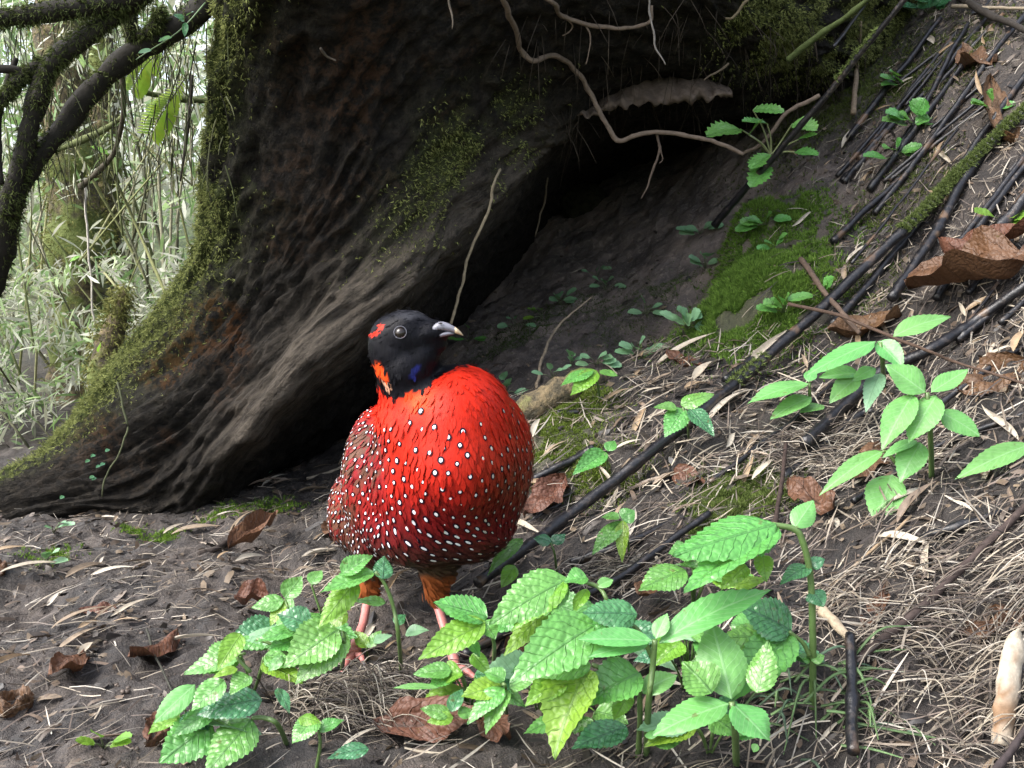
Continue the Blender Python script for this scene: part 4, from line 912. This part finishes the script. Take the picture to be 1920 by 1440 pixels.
# single pale bamboo leaves and sheaths
def sheath_mesh(L, w, curl, twist, seed):
    r = random.Random(seed); V = []; F = []; nu_, nv_ = 4, 9
    for i in range(nv_+1):
        t = i/nv_; hw = w/2*(min(1, t*5+.15))*(1-max(0, (t-.35)/.65)**1.6); tw = twist*(t-.5)
        for j in range(nu_+1):
            s = j/nu_*2-1; yv = s*hw; zv = curl*abs(s)**2*hw*1.2+.07*L*math.sin(t*3.1+r.random()*.15)+.01*w*r.uniform(-1, 1)
            V.append(((t-.5)*L, yv*math.cos(tw)-zv*math.sin(tw), yv*math.sin(tw)+zv*math.cos(tw)))
    for i in range(nv_):
        for j in range(nu_): q = i*(nu_+1)+j; F.append((q, q+1, q+nu_+2, q+nu_+1))
    return np.array(V), F
SH = []
for k in range(10):
    L = random.uniform(.05, .09); v, f = sheath_mesh(L, L*random.uniform(.09, .22), random.uniform(.1, .9), random.uniform(-1.2, 1.2), k)
    SH.append((v, f))
SHC = [(.46,.40,.31),(.30,.23,.16),(.48,.43,.35),(.20,.15,.11),(.36,.26,.16)]
sh_mesh = {}
def on_ground(o, g, ang, tilt=.15, scale=1.0, lift=.006):
    n = Vector(Hn(np.array([g.x]), np.array([g.y]), .03)[0]); t = Vector((math.cos(ang), math.sin(ang), 0)); t = (t-n*t.dot(n)).normalized()
    t = (t+n*random.uniform(-tilt, tilt)).normalized(); s = n.cross(t).normalized(); u = t.cross(s)
    roll = Matrix.Rotation(random.uniform(-.5, .5), 3, t); s = roll@s; u = roll@u
    m = Matrix((t*scale, s*scale, u*scale)).transposed().to_4x4(); m.translation = g+n*lift; o.matrix_world = m
def dry_leaf(px, py, ang, scale, k, ci, label, group=None, lift=.006):
    key = (k, ci)
    if key not in sh_mesh:
        v, f = SH[k]; o = mk('dry_bamboo_leaf', v, f, M['tan'], None, np.tile(np.array(SHC[ci]), (len(v), 1))); sh_mesh[key] = o.data
    else: o = bpy.data.objects.new('dry_bamboo_leaf', sh_mesh[key]); COL.objects.link(o)
    on_ground(o, ground(px, py), ang, .12, scale, lift); return tag(o, label, 'dry leaf', group)
NAMED_DRY = [(370,1003,25,1.5,'long tan bamboo leaf on the soil left of the curled brown leaf',1),(60,1075,40,1.3,'pale bamboo leaf at the left edge of the floor',0),(195,1060,100,.8,'small upright cream sheath on the left floor',2),
 (500,1085,30,1.3,'tan bamboo leaf below the curled brown leaf',1),(360,1215,10,1.2,'pale torn leaf beside the flat brown leaf on the floor',0),(255,1150,45,1.2,'pale straw leaf in the middle of the left floor',0),
 (1205,790,60,2.2,'long drooping tan sheath right behind the bird\'s side',4),(1010,810,70,1.0,'cream sheath tip sticking up at the bird\'s right side',2),(1330,700,40,1.8,'pale sheath under the longest cane on the bank',0),(1290,660,5,1.8,'pale flat sheath above the orange leaf',0),
 (1440,660,40,2.0,'broad pale sheath behind the longest cane',0),(1375,770,50,2.2,'long pale sheath under the longest cane at mid slope',2),(1180,840,20,1.0,'small pale sheath by the moss behind the bird',2),(1200,930,155,1.2,'cream sheath just under the longest cane',2),
 (1880,800,80,1.5,'thick cream sheath near the right edge',2),(1830,500,60,1.5,'cream sheath below the thick black cane',2),(1490,290,75,1.3,'hanging orange brown leaf on the crest plant',4),(1610,255,35,1.8,'pale pointed leaf at the top of the bank',2),
 (1750,80,60,1.3,'pale upright dead leaf at the upper right',2),(1840,160,50,1.3,'tan dead leaf near the top right edge',4),(1620,480,30,1.6,'cream litter leaf on the upper bank',2),(1740,880,170,1.2,'pale litter leaf under the bright leafy plant',0),
 (1845,1083,5,.9,'small oval cream leaf on the right slope',2),(1745,1060,65,1.5,'pale torn stick like sheath behind the brown stick',0),(750,1100,70,1.3,'pale crumpled leaf between the bird\'s legs',4),(1450,740,35,1.5,'tan sheath beside the low soft leaved plant',1),(1560,680,30,1.4,'cream sheath among twigs at mid slope',2),(610,1050,35,1.2,'pale leaf strip left of the bird\'s tail',2)]
for i, (x, y, a, s, lab, ci) in enumerate(NAMED_DRY): dry_leaf(x, y, R(a), s, i % 10, ci, lab, lift=.010)
rg = random.Random(11); cnt = 0
while cnt < 190:
    x, y = rg.uniform(-1.25, 1.35), rg.uniform(.9, 2.75)
    if rg.random() > float(dens(np.array([x]), np.array([y]))[0]): continue
    z = float(H(x, y)); px, py = proj(np.array([x, y, z]))
    if not (0 < px < 1920 and 0 < py < 1440): continue
    right = px > 1000
    ci_ = rg.randrange(5); sc_ = rg.uniform(.6, 1.3); tone = ('pale beige', 'brown', 'cream', 'dark brown', 'rusty tan')[ci_]; sz = 'short' if sc_ < .95 else 'long'
    lab = f'{sz} narrow {tone} bamboo leaf ' + (('high on the right slope' if py < 620 else 'amid canes on the right slope' if py < 950 else 'low on the right slope') if right else ('near the root on the left floor' if py < 1100 else 'on the near left floor'))
    dry_leaf(px, py, R(rg.gauss(40, 35)), sc_, rg.randrange(10), ci_, lab, 'dry bamboo leaves on the right slope' if right else 'dry bamboo leaves on the left floor', lift=rg.uniform(.003, .012)); cnt += 1
# broad brown dead leaves
def dead(bx, by, tx, ty, w, label, col=None, lift=.012, **kw):
    gb_, gt = ground(bx, by, lift), ground(tx, ty, lift)
    o = leaf('dead_leaf', gb_, gt, w*gb_.y/FPX, 'deadleaf', None, serr=.02, shape=(.6, .7), nv=16, fold=kw.get('fold', .3), droop=kw.get('droop', -.15), curl=kw.get('curl', .2), roll=kw.get('roll', random.uniform(-.4, .4)), quilt=.05, crumple=kw.get('crumple', .55))
    return tag(o, label, 'dead leaf')
dead(1930,530,1715,612,110,'big curled russet dead leaf at the right edge', lift=.04, curl=-.6, droop=-.3, fold=.6)
dead(1760,520,1930,500,60,'russet rolled upper rim leaf above the big curled leaf', lift=.06, curl=.6)
dead(1690,600,1560,650,70,'grey brown dead leaf left of the big curled russet leaf')
dead(1920,690,1800,760,90,'dull brown dead leaf below the thin twig at the right edge')
dead(1860,130,1800,115,60,'purplish brown dead leaf at the upper right')
dead(1900,280,1850,180,60,'russet dead leaf at the right edge near the top')
dead(1330,700,1250,690,45,'small orange dead leaf on the bank crest', fold=.1, droop=-.3)
dead(1060,915,985,1000,70,'purplish brown dead leaf close behind the bird\'s side', lift=.02)
dead(1560,985,1480,950,70,'dark brown curled dead leaf above the tall leafy plant', lift=.03)
dead(700,1385,905,1385,85,'large glossy brown ribbed leaf at the bottom edge', lift=.02)
dead(905,1372,950,1415,60,'brown ribbed leaf overlapping at the bottom edge', lift=.02)
dead(430,1045,515,1000,52,'curled brown dead leaf on the left floor', lift=.02, curl=-.5, droop=-.12, roll=0)
dead(335,1205,245,1270,52,'flat reddish brown leaf on the left floor', lift=.012)
dead(440,1150,505,1160,50,'shiny dark brown rolled leaf left of the leaves', lift=.025, curl=-1.0)
dead(220,1150,150,1155,36,'thin purplish leaf pressed into the left soil', lift=.005)
dead(330,1350,270,1425,60,'dark brown leaf under the bottom left leaves')
dead(1300,1210,1250,1260,50,'wet brown leaf between the foreground stems', lift=.03)
dead(1235,1130,1200,1180,50,'russet leaf standing behind the foreground leaves', lift=.04)
dead(1620,1190,1660,1130,45,'brown leaf beside the black cane stub')
dead(960,1215,1000,1260,60,'dark leaf in the shade below the crinkled leaf plant')
dead(1920,1170,1800,1210,60,'dull purple brown leaf at the right edge behind the split bamboo')
dead(160,1240,100,1290,60,'blackened rotting leaf on the left floor')
dead(60,1340,0,1330,80,'dark wet leaf at the bottom left edge')
dead(10,1090,-30,1070,50,'brown leaf at the left edge of the floor')
dead(650,1050,615,1010,60,'grey brown curled leaf under the bird\'s tail', lift=.02, curl=-.5)
dead(1265,900,1320,925,45,'black rotting leaf below the longest cane')
dead(1650,850,1600,930,60,'dark brown leaf under the bright leafy plant')

# dry grass mounds
def mound(px, py, n, rad, h, label, name='dry_grass', cols=STRAW, thick=.0009):
    g = ground(px, py); Bm = Batch(); r = random.Random(px)
    for k in range(n):
        a = r.uniform(0, 6.28); rr = rad*math.sqrt(r.random()); x, y = g.x+math.cos(a)*rr, g.y+math.sin(a)*rr*.7
        L = r.uniform(.03, .10); b = r.gauss(-.6, .7); z0 = float(H(x, y))+h*max(0, 1-(rr/rad)**2)*r.random()
        dx, dy = math.cos(b)*L, math.sin(b)*L*.6
        z1 = float(H(x+dx, y+dy))+h*r.random()*.5
        path = cr([[x, y, z0], [x+dx*.5, y+dy*.5, max(z0, z1)+h*r.uniform(-.1, .28)], [x+dx, y+dy, z1]], 4)
        v, f = tube_data(path, [thick, thick*.9, thick*.4], 3, cap=False); Bm.add(v, f, np.array(r.choice(cols))*r.uniform(.5, 1.1))
    o = Bm.build(name, M['straw']); return tag(o, label, 'dry grass', kind='stuff')
mound(668, 1320, 520, .10, .055, 'mound of matted dry grass in front of the bird')
mound(1790, 1290, 420, .15, .028, 'tangle of dead grass at the lower right')
mound(1700, 1120, 260, .14, .018, 'tangle of thin dead grass on the right slope')
mound(1640, 860, 200, .13, .018, 'arching dead grass under the pale leaved plants')
mound(1500, 860, 200, .10, .03, 'dead grass beside the rough black stick')
mound(1120, 1090, 150, .09, .025, 'dead grass between the canes near the bird')
mound(640, 1090, 160, .10, .02, 'dead grass under the bird\'s tail')
mound(1520, 1350, 40, .08, .05, 'green grass blades at the bottom right', 'green_grass', [(.10,.18,.06),(.14,.24,.09),(.08,.14,.08)], .0020)

# ------------------------------------------------------------------ moss cushions
def moss_ground(label, spots, n, lo, hi, cA=(.06,.12,.012), cB=(.20,.34,.04)):
    X = []; Y = []
    for (a, b, r) in spots:
        g = ground(a, b); k = n*r*r/sum(s[2]**2 for s in spots); k = int(k)
        X.append(g.x+RNG.normal(size=k)*r*.7); Y.append(g.y+RNG.normal(size=k)*r*.7)
    x = np.concatenate(X); y = np.concatenate(Y); keep = fbm(np.stack([x, y, 0*x], -1)*13, 2) > -.33; x, y = x[keep], y[keep]
    o = moss('moss', np.stack([x, y, H(x, y)], -1), Hn(x, y), lo, hi, None, cA, cB); return tag(o, label, 'moss', kind='stuff')
moss_ground('bright green moss on the crest of the bank', [(1430,480,.13),(1440,560,.10),(1380,560,.08),(1490,400,.06),(1350,610,.05),(1400,430,.07),(1415,600,.07),(1450,520,.08)], 28000, .005, .016, (.05,.10,.015), (.18,.31,.05))
moss_ground('moss on the foot of the bank behind the bird', [(1050,785,.07),(1010,860,.06),(1090,760,.05),(1120,900,.05),(1160,880,.04)], 12000, .004, .010, (.07,.10,.012), (.20,.28,.05))
moss_ground('tuft of feathery moss above the tall leafy plant', [(1385,930,.045),(1350,945,.03),(1330,1000,.02)], 7000, .006, .014, (.06,.09,.02), (.18,.24,.06))
moss_ground('dull moss at the upper right among sticks', [(1560,200,.16),(1620,60,.15),(1700,150,.10),(1690,360,.08),(1620,540,.06),(1800,120,.1)], 14000, .005, .014, (.045,.065,.015), (.15,.19,.05))
moss_ground('faint moss on the shaded soil slope', [(1090,560,.10),(1180,600,.10),(1250,540,.08),(960,640,.09),(1000,620,.08)], 7000, .003, .008, (.05,.075,.02), (.10,.14,.05))
moss_ground('small moss patches on the left floor', [(310,1010,.03),(520,950,.035),(420,970,.03),(90,1050,.03),(250,1000,.02)], 2600, .004, .010)
# moss sleeve on the long cane and the crest cane (parts of those canes)
def sleeve(cp, cr_, i0, i1, n, parent):
    k = RNG.integers(i0, i1, n); a = RNG.uniform(0, 6.28, n); tan = np.gradient(cp, axis=0)[k]; tan /= np.linalg.norm(tan, axis=1)[:, None]
    s = np.cross(tan, [0, 0, 1.]); s /= np.linalg.norm(s, axis=1)[:, None]; u = np.cross(s, tan); nr = s*np.cos(a)[:, None]+u*np.abs(np.sin(a))[:, None]
    moss('moss', cp[k]+nr*cr_[k][:, None]*.9+RNG.normal(size=(n, 3))*.002, nr, .004, .011, parent, (.06,.09,.02), (.22,.28,.09))
sleeve(c1p, c1r, 68, 98, 5200, C1); sleeve(c1p, c1r, 40, 46, 300, C1); sleeve(c8p, c8r, 40, 50, 400, C8)

# ------------------------------------------------------------------ bright thicket behind the root (left)
def far(px, py, d): return P(px, py, d)
def bg_tree(label, pts, ws, d, mossn=5000):
    path = cr([list(far(x, y, d)) for x, y in pts], 10); t = thing('forest_tree', label, 'tree', tuple(path[0]))
    r = np.interp(np.linspace(0, 1, len(path)), np.linspace(0, 1, len(ws)), ws)*d/FPX/2
    v, f = tube_data(path, r, 18, .22, 9); mk('trunk', v, f, M['trunk'], t)
    k = RNG.integers(0, len(v), mossn); c = path[k//18]; nr = v[k]-c; nr /= np.linalg.norm(nr, axis=1)[:, None]
    moss('moss', v[k]+RNG.normal(size=(mossn, 3))*.015, nr, .008, .022, t, (.10,.11,.03), (.30,.30,.10), .5); return t
bg_tree('thick mossy orange brown trunk in the bright thicket behind the root', [(150,980),(146,620),(140,460),(132,330),(120,180),(110,-150)], [130,100,92,88,84,80], 3.6)
bg_tree('dark slim trunk just right of the mossy orange trunk', [(205,900),(203,600),(200,450),(196,330),(190,100),(180,-150)], [66,58,54,52,50,48], 3.9)
bg_tree('short broken mossy stump leaning above the root edge', [(190,720),(205,640),(222,590),(232,545)], [60,48,30,10], 2.75, 1200)
STEMS = [(312,500,246,215,9),(308,500,296,255,9),(345,430,300,262,6),(290,505,208,318,9),(300,520,225,290,8),(318,470,322,230,6),(290,560,170,330,7),(330,440,350,150,5),(338,380,358,268,5),(270,600,215,420,8),(120,720,0,558,8),(130,745,0,600,7),(165,660,40,540,9),(110,800,0,640,8),(80,800,0,690,6),(155,700,90,500,7),(240,560,262,430,6),(205,640,262,400,5),(60,850,0,770,7),(230,620,120,470,6),(255,585,190,505,7),(100,700,60,460,8),(70,690,95,330,6),(40,640,60,380,6),(20,860,0,700,7),(180,690,0,590,5),(335,400,340,60,5),(360,300,362,160,4),(275,480,268,230,7),(250,500,252,300,6)]
rs = random.Random(9)
for k in range(34):
    x0 = rs.uniform(-20, 330); y0 = rs.uniform(420, 800)-max(0, x0-150)*1.1; a = rs.gauss(1.75, .45); L = rs.uniform(140, 330); STEMS.append((x0, y0, x0+math.cos(a)*L, y0-math.sin(a)*L, rs.uniform(3, 6)))
for i, (x0, y0, x1, y1, w) in enumerate(STEMS):
    d = random.uniform(2.75, 4.6); x0e, y0e = x0+(x0-x1)*.35, y0+(y0-y1)*.35; bx = (x0+x1)/2+random.uniform(-6, 6)
    pts = cr([list(far(x0e, y0e, d)), list(far(bx, (y0+y1)/2, d+random.uniform(-.1, .1))), list(far(x1, y1, d)), list(far(x1+(x1-x0)*.3, y1+(y1-y0)*.3, d))], 5)
    c = random.choice([(.22,.23,.10),(.30,.30,.16),(.15,.17,.07),(.34,.32,.22),(.10,.10,.06)])
    w *= .72
    o = tube('bamboo_stem', pts, [w*d/FPX/2*1.1, w*d/FPX/2*.8], M['wood'], None, 6, .2, 50, c)
    tn = 'pale' if sum(c) > .75 else 'dark' if sum(c) < .42 else 'olive'; ln = 'leftward leaning' if x1 < x0-25 else 'rightward leaning' if x1 > x0+25 else 'upright'; tk = 'stout' if w > 4.6 else 'thin'
    fan = f'{tk} {tn} {ln} bamboo stem in the fan above the root edge' if x0 > 200 else f'{tk} {tn} {ln} bamboo stem in the thicket beside the root tip'
    tag(o, fan, 'bamboo', 'bamboo stems above the root edge' if x0 > 200 else 'bamboo stems beside the root tip')
# bamboo leaves filling the thicket
def thicket(name, label, n, rngx, rngy, rd, Lr, wr, cols):
    px = RNG.uniform(*rngx, n); py = RNG.uniform(*rngy, n); d = RNG.uniform(*rd, n)
    k = fbm(np.stack([px*.012, py*.012, d*.5], -1), 3) > -.22; px, py, d = px[k], py[k], d[k]; n = len(px)
    p = PN(px, py, d); t = RNG.normal(size=(n, 3))+np.array([-.3, 0, -.5]); t /= np.linalg.norm(t, axis=1)[:, None]
    nr = RNG.normal(size=(n, 3))+np.array([0, -.3, .9]); s = np.cross(t, nr); s /= np.linalg.norm(s, axis=1)[:, None]; u = np.cross(s, t)
    L = RNG.uniform(*Lr, n); w = RNG.uniform(*wr, n)
    Mx = np.stack([t*L[:, None], s*w[:, None], u*L[:, None]], 1)
    base = [(-.5,0,0),(-.2,-.5,.03),(-.2,.5,.03),(.15,-.45,.03),(.15,.45,.03),(.5,0,-.06)]; fc = [(0,1,2),(1,3,4,2),(3,5,4)]
    c = np.array(cols)[RNG.integers(0, len(cols), n)]*RNG.uniform(.6, 1.3, (n, 1))
    o = stamp(name, base, fc, Mx, p, np.clip(c, 0, .85), M['foliage']); return tag(o, label, 'foliage', kind='stuff')
PALE = [(.40,.48,.26),(.55,.58,.44),(.26,.38,.14),(.60,.61,.50),(.17,.28,.10),(.34,.34,.25)]
thicket('bamboo_foliage', 'pale bamboo leaves filling the bright thicket behind the root', 9000, (-260, 470), (-150, 900), (3.0, 5.2), (.04, .10), (.006, .013), PALE)
thicket('undergrowth', 'low tangled undergrowth just behind the slanting root', 6500, (-200, 380), (480, 960), (2.75, 3.5), (.03, .09), (.004, .010), PALE)
thicket('bamboo_foliage', 'far bright bamboo foliage beyond the trunks', 7000, (-300, 520), (-100, 700), (5.2, 9.5), (.12, .26), (.02, .045), PALE)
# the dark forked shrub tree in front, upper left
sh = thing('branching_tree', 'dark bare branching tree at the upper left in front of the bright thicket', 'tree', tuple(P(-60, 560, 1.9)))
def limb(pts, w, d, name='branch', col=(.022,.02,.016), rough=.2):
    ds = np.linspace(d[0], d[1], len(pts)); path = cr([list(P(x, y, z)) for (x, y), z in zip(pts, ds)], 9)
    r = np.interp(np.linspace(0, 1, len(path)), np.linspace(0, 1, len(w)), w)*path[:, 1]/FPX/2
    v, f = tube_data(path, r, 10, rough, 22); o = mk(name, v, f, M['wood'], sh, np.tile(np.array(col), (len(v), 1))); return path, r
T1 = limb([(-80,640),(-20,520),(12,420),(22,370)], [70,60,50,44], (1.95,1.85), 'trunk')
L1 = limb([(18,380),(60,310),(130,225),(200,140),(275,85),(345,40),(420,-20)], [42,40,38,36,42,44,46], (1.85,1.95))
L2 = limb([(10,400),(40,310),(58,230),(90,130),(150,70),(230,20),(290,-20)], [36,34,36,34,30,30,28], (1.85,1.8))
L3 = limb([(-30,40),(40,30),(120,18),(200,8),(260,-10)], [36,34,34,38,40], (1.75,1.8))
L4 = limb([(70,190),(100,120),(160,70),(215,30)], [24,30,30,26], (1.82,1.8))
L5 = limb([(-30,215),(10,180),(45,140),(85,118)], [22,22,20,26], (1.8,1.83))
L6 = limb([(240,10),(250,70),(290,50),(300,20)], [26,20,18,22], (1.9,1.9))
L7 = limb([(-20,130),(20,130),(50,135)], [14,13,12], (1.8,1.82))
L8 = limb([(0,345),(-5,240),(12,160),(30,110)], [16,14,12,10], (1.8,1.85))
limb([(225,100),(232,200),(222,260),(205,300),(152,350)], [10,10,8,9,12], (2.1,2.3), 'twig', (.08,.07,.05))
limb([(360,140),(352,240),(338,340)], [6,6,4], (2.2,2.2), 'twig', (.05,.045,.035))
limb([(95,285),(150,265),(200,240),(235,215)], [9,12,10,8], (2.3,2.3), 'twig', (.13,.15,.06))
limb([(250,165),(290,178),(340,186),(405,190)], [10,10,12,10], (2.3,2.4), 'twig', (.10,.12,.05))
pm = []; nm = []
for path, r in (T1, L1, L2, L3, L4, L5, L6):
    n = 1500; k = RNG.integers(0, len(path), n); a = RNG.normal(size=(n, 3)); a /= np.linalg.norm(a, axis=1)[:, None]; pm.append(path[k]+a*r[k][:, None]); nm.append(a)
moss('moss', np.vstack(pm), np.vstack(nm), .004, .014, sh, (.03,.04,.012), (.12,.15,.045), .7)
# hanging moss strands from the branches
Bs = Batch()
for k in range(420):
    x = RNG.uniform(0, 430); y = RNG.uniform(-10, 330); d = RNG.uniform(1.85, 2.5); p0 = np.array(P(x, y, d)); L = RNG.uniform(.02, .11); s = RNG.normal(size=3)*.01
    v, f = tube_data(np.array([p0, p0+s+[0, 0, -L*.5], p0+s*1.5+[0, 0, -L]]), [.0016, .0012, .0006], 3, cap=False); Bs.add(v, f, np.array(random.choice([(.10,.12,.05),(.20,.21,.11),(.05,.05,.03)])))
o = Bs.build('hanging_moss', M['moss']); tag(o, 'strands of moss hanging among the dark branches at the upper left', 'moss', kind='stuff')
# fern fronds hanging from the branch
def frond(pts, W_, label, d):
    path = cr([list(P(x, y, d)) for x, y in pts], 8); t = thing('fern_frond', label, 'fern', tuple(path[0]))
    tube('stalk', path, [.0014, .0006], M['wood'], t, 5, 0, 1, (.05, .05, .02)); n = len(path)
    for i in range(2, n):
        tg = path[i]-path[i-1]; tg /= np.linalg.norm(tg); sdv = np.cross(tg, [0, -1, .2]); sdv /= np.linalg.norm(sdv)
        for s in (-1, 1):
            L = W_*d/FPX*math.sin(math.pi*min(1, .25+.75*(1-i/n)))*.5
            tip = path[i]+sdv*s*L+tg*L*.45
            leaf('leaflet', path[i], tip, L*.34, 'fern', t, serr=.12, nv=6, nu=4, fold=.05, droop=.05, quilt=0)
frond([(352,138),(325,180),(305,210),(283,250)], 66, 'longest yellow green fern frond hanging by the root edge', 2.3)
frond([(300,95),(275,120),(262,140),(248,168)], 58, 'shorter yellow green fern frond hanging under the branch', 2.25)
frond([(262,60),(280,85),(285,110),(282,135)], 44, 'small fern frond behind the two yellow green ones', 2.35)
# leafy creeper on the branch and lone leaves
cv = thing('creeper', 'bluish leaved creeper on the branch beside the tree trunk at the top left', 'vine', tuple(P(385, 5, 1.85)))
stem([P(385,5,1.85), P(350,45,1.83), P(320,70,1.83), P(280,95,1.85), P(255,112,1.85)], [.0012,.001], cv, (.12,.2,.08))
for bx, by, tx, ty, w, m_ in ((346,40,326,26,20,'blue'),(348,42,346,68,10,'blue'),(350,30,362,20,10,'blue'),(322,70,296,76,14,'nettle'),(284,94,258,98,12,'dim'),(310,80,300,70,8,'dim')):
    leaf('leaf', P(bx, by, 1.82), P(tx, ty, 1.81), w*1.83/FPX*1.1, m_, cv, serr=0, nv=8, nu=4)
for i, (bx, by, tx, ty, w, lab) in enumerate([(203,290,170,272,18,'bright lime leaf standing alone in the thicket centre'),(185,660,188,640,12,'small bright leaf above the slanting root\'s mossy edge'),(150,480,130,490,10,'small pale leaf by the mossy trunk')]):
    o = leaf('lone_leaf', P(bx, by, 2.6), P(tx, ty, 2.58), w*2.6/FPX, 'lime', None, serr=0, nv=8, nu=4); tag(o, lab, 'leaf')
# ivy seedlings on the root face
iv_ = thing('ivy', 'tiny dark ivy leaves on the face of the slanting root', 'vine', tuple(P(185, 880, 2.0)))
for bx, by in ((168,862),(178,852),(188,872),(196,868),(176,892),(205,842),(180,895),(120,930)):
    leaf('leaf', P(bx, by, 1.99), P(bx-8, by+5, 1.98), .009, 'blue', iv_, serr=0, nv=6, nu=4)
